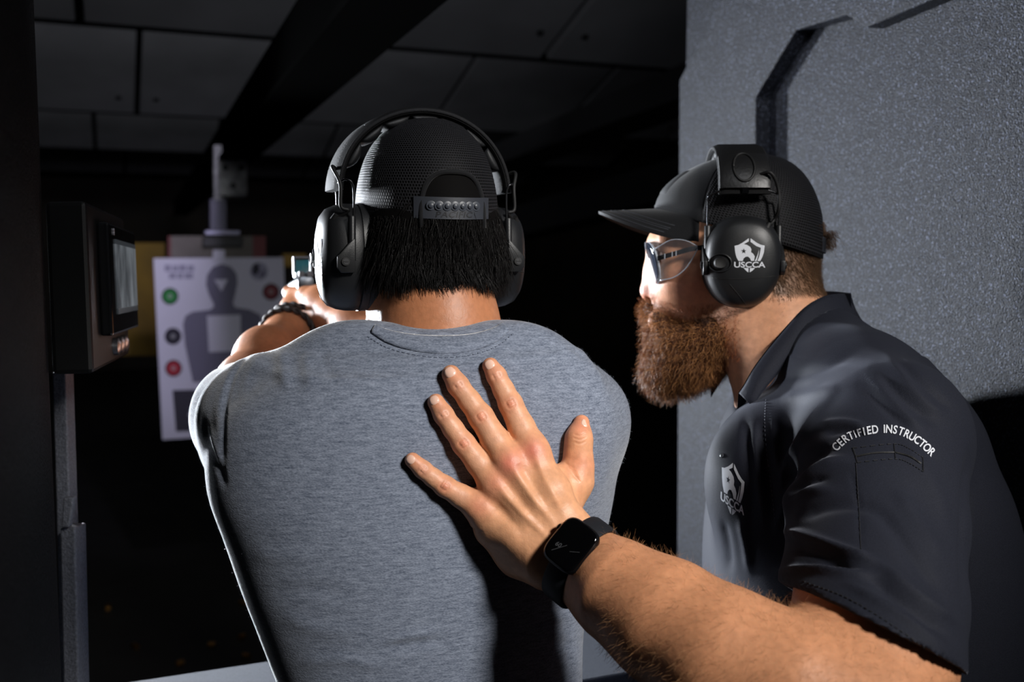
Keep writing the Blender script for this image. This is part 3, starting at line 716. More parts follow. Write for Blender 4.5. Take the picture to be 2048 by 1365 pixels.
# ---- body: head, neck, chest core, arms and hands as one surface
fb = Field([-0.46, 0.92, 1.18], [0.20, 1.74, 1.77], 0.0031)
core = [torso_row(*r) for r in TR]; core = [(z, x, y, a-0.016, b-0.016, ro, n) for z, x, y, a, b, ro, n in core]
fb.loft(smooth_rows([r for r in core if r[0] > 1.22]), 0.0)
fb.ell(S(0, 0, .045), [SF, SL, ZZ], (.096, .069, .092), 0.0).ell(S(.052, 0, -.03), [SF, SL, ZZ], (.050, .054, .085), 0.03)
for s in (-1, 1):
    fb.chain([(S(-.005, s*.052, -.055), .020), (S(.045, s*.040, -.092), .018), (S(.082, 0, -.103), .022)], 0.02)
    fb.ell(S(-.012, s*.071, -.003), [SF, SL, ZZ], (.018, .010, .032), 0.006)
    fb.ball(S(.092, s*.032, .012), .014, 0.006)
fb.chain([(S(.104, 0, .012), .010), (S(.122, 0, -.032), .012)], 0.012).ball(S(.112, s*.0, -.040), .015, 0.01).cone(S(.100, -.02, -.066), S(.100, .02, -.066), .010, .010, 0.008)
fb.chain([(S(-.022, 0, -.035), .053), (K(874, 612, 1.10), .0545), (K(879, 660, 1.10), .0555), (K(879, 700, 1.10), .0605), (K(876, 760, 1.10), .07)], 0.03)
fb.chain([(K(820, 775, 1.10), .034), (K(530, 820, 1.07), .034)], 0.03).chain([(K(930, 775, 1.10), .034), (K(1130, 830, 1.13), .040)], 0.03)
# left arm to the grip
lw = K(590, 652, 1.555)
fb.chain([(K(502, 828, 1.07), .043), (K(492, 800, 1.24), .042), (K(496, 772, 1.33), .040)], 0.015)
fb.chain([(K(496, 772, 1.33), .040), (K(532, 715, 1.41), .041), (K(572, 670, 1.515), .031), (lw, .027)], 0.02)
fb.chain([(lw, .026), (K(597, 625, 1.585), .028), (K(603, 606, 1.61), .028)], 0.015)
# right arm
rw = K(672, 634, 1.515)
fb.chain([(K(1132, 842, 1.13), .047), (K(1010, 830, 1.27), .046), (K(880, 760, 1.36), .042)], 0.015)
fb.chain([(K(880, 760, 1.36), .042), (K(780, 700, 1.41), .042), (K(712, 655, 1.47), .034), (rw, .029)], 0.02)
fb.chain([(rw, .029), (K(646, 612, 1.55), .030), (K(630, 603, 1.58), .027)], 0.015)
g = K(617, 620, 1.62)    # grip centre
for i in range(4):       # fingers closed around the grip
    dz = -0.012-0.017*i
    c = g+ZZ*(dz+0.018)
    fb.chain([(c-RT*.030, .0105), (c-RT*.027+FW*.026, .0105), (c+FW*.040, .010), (c+RT*.022+FW*.034, .0095)], 0.003)
    fb.chain([(c+RT*.027-FW*.002, .0110), (c+RT*.030+FW*.020, .0105), (c+RT*.010+FW*.034, .010)], 0.003)
fb.chain([(K(600, 612, 1.59), .015), (K(588, 596, 1.60), .012), (K(577, 584, 1.625), .0105)], 0.006)   # left thumb laid forward
fb.chain([(K(638, 598, 1.55), .015), (K(612, 590, 1.565), .0125), (K(590, 586, 1.60), .0105)], 0.006)   # right thumb over it
bv, bf = fb.surf(); bv = relax(bv, bf, 1)
skn = np.array(lin(176, 116, 81)); colv = np.tile(skn, (len(bv), 1))
px_, py_, d_ = proj(bv)
body = mesh('body', bv, bf, M_skin, shooter, True, colv); body_bvh = bvh_of(bv, bf)

# ---- hair: base coat under the cap and a nape of straight strands
fh = Field(S(0, 0, 0)-[.16, .16, .14], S(0, 0, 0)+[.16, .16, .17], 0.0028)
fh.ell(S(-.004, 0, .044), [SF, SL, ZZ], (.101, .0735, .093), 0.0).chain([(S(-.034, .02, .0), .060), (S(-.026, .010, -.035), .051)], 0.02).chain([(S(-.034, -.02, .0), .060), (S(-.026, -.010, -.035), .051)], 0.02)
fh.cut(S(-.07, 0, -.026), N(SF*0.25-ZZ)).cut(S(.050, 0, .02), N(SF*1.0-ZZ*0.25))
fh.blur(1); hv, hf = fh.surf(); hv = relax(hv, hf, 2)
hair = mesh('hair', hv, hf, M_hairbase, shooter); hair['label'] = 'short straight black hair'
rel = hv-H0; ff = rel@SF; uu_ = rel[:, 2]
msk = ((ff < 0.03) & (uu_ < 0.040)).astype(float)+((ff < -.05) & (uu_ > 0.05) & (uu_ < .09))*0.6
p, n_ = sample_surface(hv, hf, 9000, msk)
up_ = (p[:, 2]-H0[2] > 0.04)[:, None]
dn = n_*np.where(p[:, 2:]-H0[2] > .012, 0.0, 0.16)+np.array([0, 0, -1.0])+SL*(rng.normal(0, .25, (9000, 1))+np.where(up_, 0.6*np.sin(p[:, :1]*160), 0))
ln = np.where(up_[:, 0], .016, 0.012+0.020*rng.random(9000)); c0 = np.array(lin(13, 11, 11)); cols = c0*(0.5+1.0*rng.random((9000, 1)))
ln = np.minimum(ln, np.maximum(.006, (p[:, 2]-H0[2])+.048))
strands('hair_strands', p+n_*np.where(up_, -.001, .0006), dn, ln, 0.00042, M_hair, hair, 6, 0.10, 0.6, np.array([0, 0, -0.7]), cols, 0.3, 0.10)
# longer ragged lock ends over the nape
u0 = rng.random(900); xs = 775+200*u0; ys = 548+8*rng.random(900)+10*np.sin(xs/19)+np.where(xs>860,8,-6)
rt = []; nn2 = []
hb = bvh_of(hv, hf)
for x, y in zip(xs, ys):
    h = cast_px(hb, x, y-28)
    if h: rt.append(h[0]); nn2.append(h[1])
rt = np.array(rt); nn2 = np.array(nn2); kx = len(rt)
strands('nape_locks', rt, nn2*0.12+np.array([0, 0, -1.0])+RT*(rng.normal(.15, .2, (kx, 1))), 0.020+0.012*rng.random(kx), 0.0006, M_hair, hair, 6, 0.12, 0.5, np.array([0.12, 0.05, -0.2]), np.tile(c0, (kx, 1)), 0.2, 0.08)

# ---- trousers and shoes below the frame
def legs(root, c, fdir, ldir, zt, wd, m_tr, m_sh, dp=0.11, seatw=None):
    lo = c-[.40, .40, 0]; hi = c+[.40, .40, 0]; lo[2] = 0.02; hi[2] = zt+0.03
    ft = Field(lo, hi, 0.008); ro = math.atan2(-ldir[1], -ldir[0])
    ft.loft([(zt, c[0], c[1], wd, dp, ro, 2.4), (zt-0.12, c[0], c[1], wd+.015, dp+.01, ro, 2.4), (zt-.22, c[0], c[1], wd, dp, ro, 2.4)], 0.0)
    for s in (-1, 1):
        b0 = np.array([c[0], c[1], 0])+ldir*s*0.09
        ft.chain([(b0+ZZ*(zt-.18), .092), (b0+ldir*s*.04+fdir*.02+ZZ*.50, .068), (b0+ldir*s*.07+ZZ*.08, .056)], 0.03)
    v, f = ft.surf(); o = mesh('trousers', relax(v, f, 2), f, m_tr, root)
    for s in (-1, 1):
        b0 = np.array([c[0], c[1], 0])+ldir*s*0.16
        fs = Field(b0-[.2, .2, 0.02], b0+[.2, .2, .16], 0.006)
        fs.chain([(b0-fdir*.05+ZZ*.045, .042), (b0+fdir*.05+ZZ*.04, .045), (b0+fdir*.14+ZZ*.03, .036)], 0.02).cone(b0-fdir*.04+ZZ*.05, b0-fdir*.03+ZZ*.11, .045, .05, .02).cut(b0+ZZ*0.002, -ZZ)
        v, f = fs.surf(); mesh('shoe', relax(v, f, 1), f, m_sh, root)
M_denim = mat('dark_denim', lin(30, 32, 40), 0.85, noise=(300, 0.2)); M_shoe = mat('black_shoe', lin(18, 18, 18), 0.5)
cw = K(872, 1500, 1.09); legs(shooter, np.array([cw[0], cw[1], 0]), SF, SL, 1.10, .145, M_denim, M_shoe, .098)

# ================================================================== trucker caps
def dome_pt(fr, az, t, g):
    """az 0 = back of the head; t 0 rim .. 1 crown"""
    H, f, l, u = fr; rho = max(math.cos(t*PI/2), 0)**(g.get('pr', .78)+(g.get('prf', g.get('pr', .78))-g.get('pr', .78))*max(0, -math.cos(az))); h = math.sin(t*PI/2)**g.get('ph', .9)
    ca, sa = math.cos(az), math.sin(az); rf = g['rb'] if ca > 0 else g['rf']
    fx = -rf*ca*rho+g.get('cf', 0)+g.get('top_f', 0)*h; lz = g['rl']*sa*rho
    rimz = g['z0']+g['tilt']*(-ca)
    return H+f*fx+l*lz+u*(rimz+(g['zt']-rimz)*h)
def trucker_cap(fr, g, root, opening, front_az=1.25):
    nu, nv = 220, 64; V = []; UV = []; F = {'mesh': [], 'front': []}
    H, f, l, u = fr
    for j in range(nv+1):
        for i in range(nu+1):
            az = -PI+2*PI*i/nu; t = min(j/nv, 0.985); V.append(dome_pt(fr, az, t, g))
            UV.append((az*0.088*(1-0.35*t)+0.5, t*0.15))
    for j in range(nv):
        for i in range(nu):
            az = -PI+2*PI*(i+.5)/nu; t = (j+.5)/nv; q = (j*(nu+1)+i, j*(nu+1)+i+1, (j+1)*(nu+1)+i+1, (j+1)*(nu+1)+i)
            if opening and t < opening[1] and abs(az) < opening[0]*max(0, 1-(t/opening[1])**3.0)**(1/3.0): continue
            F['front' if abs(az) > PI-front_az else 'mesh'].append(q)
    for nm, ff, m in (('mesh_panel', F['mesh'], M_mesh), ('front_panel', F['front'], M_capcloth)):
        use = sorted(set(i for q in ff for i in q)); mp = {a: b for b, a in enumerate(use)}
        o = mesh(nm, [V[i] for i in use], np.array([[mp[i] for i in q] for q in ff]), m, root); set_uv(o, [UV[i] for i in use])
        sm = o.modifiers.new('thick', 'SOLIDIFY'); sm.thickness = 0.0015; sm.offset = -1
    # sweat band, crown button, panel seams
    mb = MB(); rg = []
    for dr, dz in ((0.0, 0.001), (0.0012, 0.010), (-0.0025, 0.010), (-0.003, 0.0)):
        g2 = dict(g); g2['rl'] = g['rl']+dr; g2['rf'] = g['rf']+dr; g2['rb'] = g['rb']+dr
        rg.append([dome_pt(fr, -PI+2*PI*i/120, 0, g2)+u*dz for i in range(120)])
    n = 120
    for a, b in zip(rg[:-1], rg[1:]):
        for i in range(n):
            az = -PI+2*PI*(i+.5)/n
            if opening and abs(az) < opening[0]: continue
            mb.add([a[i], a[(i+1) % n], b[(i+1) % n], b[i]], [(0, 1, 2, 3)])
    mb.build('rim_binding', M_capcloth, root, True)
    tpt = dome_pt(fr, 0, 0.999, g); MB().tube([tpt-u*.002, tpt+u*.003, tpt+u*.005], [.008, .007, .003], 12).build('crown_button', M_capcloth, root, 'auto')
    for az in (0.0, 1.05, -1.05, PI-front_az, -(PI-front_az), 2.55, -2.55, PI):
        t0 = (opening[1] if opening and abs(az) < 0.1 else 0.01)
        MB().tube([dome_pt(fr, az, t0+(0.98-t0)*k/18, g)+0.0003*u for k in range(19)], 0.0011, 6).build('seam', M_capcloth, root, True)

# ---- the shooter's cap
FRS = (H0, SF, SL, ZZ)
GS = dict(rb=.104, rf=.112, rl=.0760, z0=.036, tilt=.010, zt=.149, top_f=.0)
cap1 = thing('trucker_cap', 'black mesh-back cap worn by the person aiming the pistol', 'cap', S(0, 0, .03))
OP = (0.47, 0.29)
trucker_cap(FRS, GS, cap1, OP)
bp_ = []
for k in range(41):
    a = PI*k/40; az = -OP[0]*math.copysign(abs(math.cos(a))**(2/3.0), math.cos(a)); t = OP[1]*abs(math.sin(a))**(2/3.0); bp_.append(dome_pt(FRS, az, t, GS)-SF*0.001)
MB().tube(bp_, .0028, 8).build('opening_binding', M_capcloth, cap1, True)
rows = []
SW = 0.43
for k in range(33):
    az = -0.56+1.12*k/32; base = dome_pt(FRS, az, 0.02, GS); nrm = N(base-(H0+ZZ*(base[2]-H0[2])))
    z1 = .004; z2 = .0265
    rows.append([base+ZZ*z1+nrm*(-.0002), base+ZZ*z1+nrm*.0022, base+ZZ*z2+nrm*.0022, base+ZZ*z2+nrm*(-.0002)])
st = MB().rings(rows).build('snap_strap', M_strap, cap1, 'auto')
M_snap = mat('snap_peg', lin(62, 66, 74), 0.4)
for k in range(7):
    az = -0.30+0.106*k; base = dome_pt(FRS, az, 0.02, GS); nrm = N(base-(H0+ZZ*(base[2]-H0[2]))); c = base+ZZ*.0175+nrm*.002
    MB().tube([c, c+nrm*.0009, c+nrm*.0011], [.0050, .0050, .0044], 16).tube([c+nrm*.0008, c+nrm*.0026, c+nrm*.0032], [.0028, .0026, .0014], 12).build('snap', M_snap, st, 'auto')
v2, f2 = text_mesh('PACIFIC', 0.0082, 0.00012, 1.25, 'CENTER', 1.1, 0.2)
stb = BVHTree.FromObject(st, bpy.context.evaluated_depsgraph_get())
az0 = 0.03; base = dome_pt(FRS, az0, 0.02, GS); nrm = N(base-(H0+ZZ*(base[2]-H0[2]))); ex = N(np.cross(ZZ, nrm))
vv2, ff2 = lay_on(v2, f2, base+ZZ*.0062, ex, ZZ, nrm, stb, .0004)
mesh('embossed_word', vv2, ff2, mat('strap_emboss', lin(28, 29, 33), 0.5), st, False)
# brim, pointing away from the camera
def brim(fr, g, root, half=1.1, length=.068, droop=.022, th=.003, rise=0.0, m=None):
    H, f, l, u = fr; P = []; nq, ns = 14, 40
    top = []; bot = []
    for q in range(nq+1):
        r1 = []; r2 = []
        for s in range(ns+1):
            x = -1+2*s/ns; az = PI+half*x; b0 = dome_pt(fr, az, 0.0, g); k = q/nq
            ext = length*math.sqrt(max(0, 1-(abs(x)**2.6))); p = b0+f*ext*k+u*(-droop*(abs(x)**2)*k*1.0+rise*k-0.010*k*k*0+0.004)
            p = p+l*(0.0)
            r1.append(p+u*th/2); r2.append(p-u*th/2)
        top.append(r1); bot.append(r2)
    mb = MB(); mb.grid(top); mb.grid(bot)
    edge = [top[-1], bot[-1]]; mb.grid(edge)
    o = mb.build('brim', m or M_capcloth, root, True)
    for k in (0.55, 0.68, 0.81, 0.93):
        q = int(round(k*nq)); MB().tube([p+u*.0002 for p in top[q][2:-2]], .0005, 5).build('brim_stitching', M_stitch, o, True)
    return o
M_stitch = mat('cap_stitch', lin(52, 54, 60), 0.8)
brim(FRS, GS, cap1)

# ================================================================== ear defenders
CUPW = .044; CUPH = .0595; CKK = 1.12
def egg(w_, h_, n=48, e=2.45, taper=0.16):
    out = []
    for i in range(n):
        t = 2*PI*i/n; c, s = math.cos(t), math.sin(t)
        x = w_*math.copysign(abs(c)**(2/e), c); y = h_*math.copysign(abs(s)**(2/e), s)
        x *= 1-taper*max(0, -y/h_)**1.5; out.append((x, y))
    return out
def logo(o, ex, ey, en, wd, bvh, off, root, star_m, m=None):
    """white shield emblem over five capital letters, measured from the photograph"""
    k = wd/156.0
    def P(pts): return [((x-776)*k, (598-y)*k) for x, y in pts]
    m = m or M_white
    sh = [[(771, 517), (771, 532), (748, 545), (762, 548), (778, 558), (784, 570), (782, 583), (792, 590), (800, 603), (797, 624), (784, 625), (778, 612), (768, 604), (757, 605), (748, 613), (744, 625), (724, 625), (714, 606), (708, 582), (705, 553), (722, 549), (742, 538)]]
    rs = [[(779, 517), (808, 538), (828, 548), (846, 552), (843, 584), (836, 606), (826, 625), (813, 625), (822, 600), (827, 572), (828, 562), (806, 554), (779, 534)]]
    sw = [[(820, 570), (817, 596), (809, 625), (800, 625), (804, 618), (813, 596)]]
    tl = [[(748, 658), (772, 658), (772, 679), (764, 674)]]; tr = [[(778, 658), (803, 658), (790, 671), (778, 679)]]
    em = None
    V = []; F = []
    for pol in (sh, rs, sw, tl, tr):
        v, f = flat_poly([P(q) for q in pol]); v, f = lay_on(v, f, o, ex, ey, en, bvh, off); base = len(V); V += list(v); F += [tuple(i+base for i in q) for q in f]
    v, f = text_mesh('USCCA', 37*k, 0.9*k, 1.22, 'CENTER', 1.0); v = v-[0, 57*k, 0]
    v, f = lay_on(v, f, o, ex, ey, en, bvh, off); base = len(V); V += list(v); F += [tuple(i+base for i in q) for q in f]
    em = mesh('emblem', V, F, m, root, False); em['label'] = 'white shield emblem with USCCA lettering'
    stp = []
    for i in range(10):
        r = 13 if i % 2 == 0 else 5.2; a = PI/2+i*PI/5; stp.append((748+r*math.cos(a), 578-r*math.sin(a)))
    v, f = flat_poly([P(stp)]); v, f = lay_on(v, f, o, ex, ey, en, bvh, off+0.0003)
    mesh('emblem_star', v, f, star_m, em, False)
def headset(fr, root, arch_w, arch_b, arch_t, band_f, cup_u=0.0, cup_f=0.0, in_=.056, logo_left=True, band_w=.030, cable_rear=True, drop=.078):
    H, f, l, u = fr
    def P(a, b, c): return H+f*a+l*b+u*c
    # --- head band: padded underside and woven or leather cover
    def arch(t, dr): return (arch_w+dr)*math.cos(t), arch_b+(arch_t-arch_b+dr)*math.sin(t)**0.92
    def sect(t, prof):
        c0 = arch(t, 0); c1 = arch(t, 1.0); n2 = N([c1[0]-c0[0], c1[1]-c0[1]]) if math.sin(t) > 1e-3 else np.array([math.copysign(1, math.cos(t)), 0])
        return [P(band_f+a, c0[0]+n2[0]*r, c0[1]+n2[1]*r) for a, r in prof]
    W = band_w
    cov = [(-W, -.004), (-W, .001), (-W*.8, .0035), (W*.8, .0035), (W, .001), (W, -.004), (W*.9, -.006), (-W*.9, -.006)]
    ts = [0.06+(PI-.12)*k/60 for k in range(61)]
    bc = MB().rings([sect(t, cov) for t in ts]).build('headband_cover', M_bandc, root, 'auto', 0)
    pads = []
    for j in range(7):
        a0 = .32+(PI-.64)*j/7+.012; a1 = .32+(PI-.64)*(j+1)/7-.012; rg = []
        for k in range(9):
            q = k/8; b = math.sin(q*PI)**.5; rg.append(sect(a0+(a1-a0)*q, [(-W*.86, -.006), (-W*.86, -.006-.007*b), (-W*.4, -.006-.010*b-.001), (W*.4, -.006-.010*b-.001), (W*.86, -.006-.007*b), (W*.86, -.006)]))
        MB().rings(rg).build('headband_pad', M_soft, root, True)
    # zip-like edge cords on both sides of the cover
    for s in (-1, 1): MB().tube([sect(t, [(s*W, -.001)])[0] for t in ts], .0022, 6).build('edge_piping', M_webbing, bc, True)
    for sd in (1, -1):
        n = l*sd
        def Q(a, b, c): return P(cup_f+a, sd*b, cup_u+c)     # b outwards
        e0 = egg(1, 1)
        def ring(sc_w, sc_h, b, e=2.45): return [Q(x, b, y) for x, y in egg(CUPW*sc_w, CUPH*sc_h, 48, e)]
        nm = 'left' if sd > 0 else 'right'
        cu = MB().rings([ring(.80, .84, in_, 2.2), ring(.93, .95, in_+0.0010*CKK, 2.2), ring(1.0, 1.0, in_+0.0067*CKK, 2.3), ring(1.02, 1.01, in_+0.0146*CKK), ring(.98, .98, in_+0.0213*CKK)]).build('ear_cushion', M_soft, root, 'auto')
        MB().rings([ring(.965, .965, in_+0.0207*CKK), ring(1.0, 1.0, in_+0.0218*CKK), ring(1.0, 1.0, in_+0.0291*CKK), ring(.965, .965, in_+0.0297*CKK)]).build('back_plate', M_plastic, root, 'auto')
        sh = MB().rings([ring(.955, .965, in_+0.0291*CKK), ring(.985, .99, in_+0.0314*CKK), ring(.985, .985, in_+0.0410*CKK), ring(.955, .955, in_+0.0500*CKK), ring(.88, .89, in_+0.0580*CKK), ring(.74, .77, in_+0.0630*CKK), ring(.50, .54, in_+0.0662*CKK), ring(.22, .25, in_+0.0675*CKK), ring(.02, .02, in_+0.0678*CKK)]).build('cup_shell', M_plastic, root, 'auto')
        dg = bpy.context.evaluated_depsgraph_get(); sb = BVHTree.FromObject(sh, dg)
        def onshell(a, c, off=0.0):
            h = sb.ray_cast(Vector(Q(a, .2, c)), Vector(-n)); return (np.array(h[0])+n*off) if h[0] is not None else Q(a, in_+0.0530*CKK, c)
        # panel line across the lower shell and the battery door
        L = [onshell(-.041+.082*k/20, -.010-.009*math.sin(k/20*PI*.55) - .012*(1-k/20)*0 - .006*(1-k/20), .0001) for k in range(21)]
        MB().tube(L, .0006, 5).build('panel_line', M_rubber, sh)
        L = [onshell(-.004+.022*k/10, -.0525+.0*k+.026*(k/10), .0001) for k in range(11)]
        MB().tube(L, .0005, 5).build('panel_line', M_rubber, sh)
        # ribbed volume knob in an oval recess
        kc = onshell(.0295, -.001, 0); ov = [(.0115*math.cos(2*PI*i/28), .0105*math.sin(2*PI*i/28)) for i in range(29)]
        MB().tube([onshell(.0295+x*1.1, -.001+y, .0008) for x, y in ov], .0011, 6).build('knob_ring', M_plastic, sh, True)
        MB().rings([[kc+f*x*sc+u*y*sc+n*b for x, y in egg(.0075, .0065, 24, 2.4, 0)] for sc, b in ((1, -.004), (1, .004), (.9, .0055), (.55, .0048))]).build('volume_knob', M_rubber, root, 'auto')
        # yoke: two wire arms, slider sleeves, pivot plates
        for sf in (-1, 1):
            a = .0425*sf
            top_b = arch_w*0.97
            w0 = P(band_f+W*.75*sf, sd*(arch_w+.001), arch_b+.012); w1 = P(cup_f+a, sd*(in_+0.0390*CKK), drop-.012); w2 = P(cup_f+a, sd*(in_+0.0410*CKK), cup_u+.004)
            MB().tube(smooth_line([w0, P(cup_f+a*.96, sd*(arch_w*.6+(in_+0.0390*CKK)*.4), drop), w1, w2], 18), .0013, 6).build('wire_arm', M_wire, root, True)
            s0 = P(cup_f+a, sd*(in_+0.0410*CKK), cup_u+.044); s1 = P(cup_f+a, sd*(in_+0.0415*CKK), cup_u-.003)
            MB().tube([s0, s0-u*.001, s1], [.0036, .0042, .0042], 10).build('slider_sleeve', M_plastic, root, 'auto')
            # pivot plate with a slotted screw, facing front or rear of the cup
            fd_ = f*sf; c = P(cup_f+a+.0045*sf, sd*(in_+0.0480*CKK), cup_u-.004)
            pol = [(-.0095, -.012), (.005, -.012), (.0095, -.007), (.0095, .005), (-.003, .019), (-.0095, .024)]
            pv = MB().prism(pol, c-fd_*.004, n, u, fd_*.0055).build('pivot_plate', M_plastic, root, 'auto', .0008)
            cc_ = c+fd_*.0015+n*.001
            MB().tube([cc_, cc_+fd_*.0022], .0044, 16).build('pivot_screw', M_rubber, pv, 'auto')
            MB().tube([cc_+fd_*.0016, cc_+fd_*.0026], .0032, 16).build('screw_head', mat('screw_grey', lin(58, 58, 60), 0.4, 0.5), pv, 'auto')
            MB().box(cc_+fd_*.0028, n*.0026, u*.0005, fd_*.0004).build('screw_slot', M_black, pv)
        # audio cable looping from the band down into the cup
        sf = -1
        pts = [P(band_f-W*.55, sd*(arch_w*.985), arch_b+.028), P(band_f-W*1.0, sd*(arch_w+.006), arch_b+.030), P(band_f-W*1.35, sd*(arch_w*1.0), arch_b+.012), P(band_f-W*1.4, sd*(arch_w*.98+.002), arch_b-.012),
               P(cup_f-.036, sd*(in_+0.0430*CKK), cup_u+.050), Q(-.026, in_+0.0530*CKK, .041)]
        MB().tube(smooth_line(pts, 30), .0021, 8).build('cable', M_rubber, root, True)
        MB().tube([Q(-.029, in_+0.0530*CKK, .046), Q(-.026, in_+0.0550*CKK, .041), Q(-.022, in_+0.0590*CKK, .030)], [.003, .0042, .0046], 10).build('cable_gland', M_rubber, root, 'auto')
        if sd > 0 and logo_left:
            logo(Q(-.0045, .1, .008), -f*1.0, u, n, .039, sb, .0003, sh, M_rubber)
        yield sd, Q, sh

M_bandc = mat('band_cover', lin(17, 17, 18), 0.75, spec=.15, bump=(1200, 0.6, 0.001))
hs1 = thing('ear_defenders', 'black ear defenders over the cap of the person aiming the pistol', 'ear defenders', S(0, 0, -.06))
for sd, Q, sh in headset((H0+SL*.006, SF, SL, ZZ), hs1, .099, .062, .158, .006, -.004, 0.0, .043): pass

# ================================================================== the instructor, in profile on the right
a6 = math.radians(5)
IF = np.array([-math.cos(a6), math.sin(a6), 0]); IL = np.array([-math.sin(a6), -math.cos(a6), 0])
D1 = 1.30; H1 = K(1490, 520, D1); SI = D1/FPX
def J(f, l, u): return H1+IF*f+IL*l+ZZ*u
def JP(px, py, l=0.0): return J((1490-px)*SI, l, (520-py)*SI)
inst = thing('person', 'bearded person in a dark polo shirt and black cap, hand on the shooter\'s back', 'person', np.array([K(1720, 1300, 1.25)[0], K(1720, 1300, 1.25)[1], 0]))
M_polo = mat('polo_knit', lin(32, 34, 43), 0.70, spec=0.14, sheen=0.12, sheen_tint=(.8, .85, 1), sheen_rough=0.35, noise=(900, 0.18), bump=(1100, 0.35, 0.0006))
M_polod = mat('polo_thread', lin(24, 25, 30), 0.8)

# ---- polo shirt
DC = 1.25
PR = [(735, 1570, 1760, 1.26, .12, 2.2), (790, 1495, 1850, 1.255, .165, 2.3), (860, 1458, 1915, DC, .185, 2.4), (950, 1438, 1965, DC, .192, 2.5), (1050, 1422, 1995, DC, .195, 2.5), (1150, 1416, 2015, DC, .195, 2.5), (1300, 1420, 2035, DC, .195, 2.5), (1450, 1440, 2040, DC, .192, 2.5), (1640, 1460, 2030, DC, .19, 2.5)]
def prow(py, xl, xr, d, b, n):
    c = K((xl+xr)/2, py, d); return (c[2], c[0], c[1], (xr-xl)/2*d/FPX, b, 0.0, n)
lo, hi = [0.16, 0.66, 0.98], [0.74, 1.50, 1.62]
fp = Field(lo, hi, 0.0034); fp.loft(smooth_rows([prow(*r) for r in PR]), 0.0)
fp.chain([(K(1625, 712, 1.245), .060), (K(1710, 790, 1.15), .066), (K(1775, 862, 1.075), .078)], 0.04)
fp.chain([(K(1625, 712, 1.255), .060), (K(1690, 790, 1.35), .066), (K(1730, 862, 1.42), .070)], 0.04)
fp.ell(K(1790, 800, 1.22), [N([1, 0, -.8]), FW, N([.8, 0, 1])], (.10, .13, .055), 0.04)
fp.ell(K(1540, 960, 1.17), [RT, FW, UP], (.075, .07, .09), 0.05)
SH = K(1785, 880, 1.055); EL = K(1712, 1455, .80); axs = N(EL-SH)
fs_ = Field(lo, hi, 0.0034)
fs_.chain([(K(1770, 892, 1.06), .084), (K(1752, 1050, .985), .084), (K(1742, 1200, .910), .081), (K(1728, 1400, .815), .078)], 0.01)
h0_, h1_ = K(1590, 1172, .85), K(1905, 1332, .80); tt = N(h1_-h0_); nc = N(np.cross(h0_-CAM, h1_-CAM)); nc = nc if nc@axs > 0 else -nc
hn = N(N(axs-tt*(axs@tt))*.06+nc*.94); fs_.cut(h0_, hn)
fs_.cone(K(1741, 1235, .893), K(1728, 1400, .815), .069, .0725, 0.0, 'sub')
hk = 0.03; a_, b_ = fp.v, fs_.v; h_ = np.maximum(hk-np.abs(a_-b_), 0)/hk; fp.v = np.minimum(a_, b_)-h_*h_*hk/4
fp.chain([(K(1730, 880, 1.42), .075), (K(1660, 1010, 1.46), .075)], 0.03)
fp.cone(K(1545, 560, 1.262), K(1585, 775, 1.262), .066, .072, 0.004, 'sub')
pv, pf = fp.surf(); pv = relax(pv, pf, 2)
polo_folds = [([(1559, 1005), (1571, 942), (1595, 893), (1632, 835), (1668, 785)], 9, .006), ([(1575, 985), (1618, 920), (1660, 893)], 12, -.0055), ([(1556, 1047), (1583, 979), (1620, 947), (1660, 926), (1700, 918)], 9, .006),
    ([(1575, 1010), (1612, 968), (1660, 955)], 7, -.003), ([(1551, 1064), (1576, 1005), (1620, 983), (1672, 980)], 9, .004), ([(1590, 1040), (1650, 1015), (1720, 1010), (1770, 1030)], 13, -.004), ([(1560, 1062), (1623, 1079), (1705, 1108), (1760, 1128)], 9, .007), ([(1575, 1092), (1640, 1108), (1700, 1135)], 13, -.0055),
    ([(1556, 1144), (1617, 1139), (1670, 1143), (1750, 1150)], 8, .006), ([(1590, 1125), (1650, 1125), (1720, 1140)], 8, -.004), ([(1753, 1126), (1841, 1197), (1918, 1250)], 11, .006), ([(1730, 1150), (1820, 1215), (1905, 1280)], 11, -.006), ([(1690, 1165), (1800, 1230), (1910, 1315)], 9, .004),
    ([(1776, 722), (1841, 796), (1890, 835)], 9, .0035), ([(1753, 737), (1812, 802), (1872, 850)], 9, -.004), ([(1736, 752), (1795, 815), (1850, 865)], 8, .0035), ([(1790, 715), (1856, 778), (1905, 822)], 8, -.0035), ([(1720, 770), (1775, 822), (1825, 868)], 8, -.003),
    ([(1640, 850), (1690, 846), (1740, 858)], 8, .004), ([(1650, 868), (1690, 862), (1730, 870)], 7, -.003), ([(1522, 850), (1532, 930), (1548, 1040)], 7, -.005), ([(1508, 850), (1516, 940), (1530, 1060)], 8, .004), ([(1490, 830), (1496, 920), (1505, 1100)], 9, -.003), ([(1545, 830), (1552, 900), (1560, 960)], 8, .004),
    ([(1445, 1040), (1455, 1090), (1460, 1150)], 9, -.003), ([(1480, 1040), (1492, 1090), (1500, 1150)], 9, .003), ([(1745, 1010), (1790, 1060), (1850, 1150), (1880, 1200)], 14, -.004), ([(1790, 980), (1840, 1050), (1890, 1120)], 14, .003), ([(1700, 940), (1715, 1000), (1722, 1100)], 4, -.0012),
    ([(1940, 900), (1932, 980), (1928, 1080), (1926, 1200)], 8, -.006), ([(1560, 800), (1620, 790), (1680, 770)], 12, .003), ([(1560, 760), (1640, 740), (1720, 700)], 9, -.002), ([(1600, 1180), (1720, 1215), (1830, 1285), (1915, 1345)], 4, -.0012), ([(1800, 880), (1860, 960), (1900, 1060)], 16, .003)]
pv = folds(pv, pf, polo_folds)
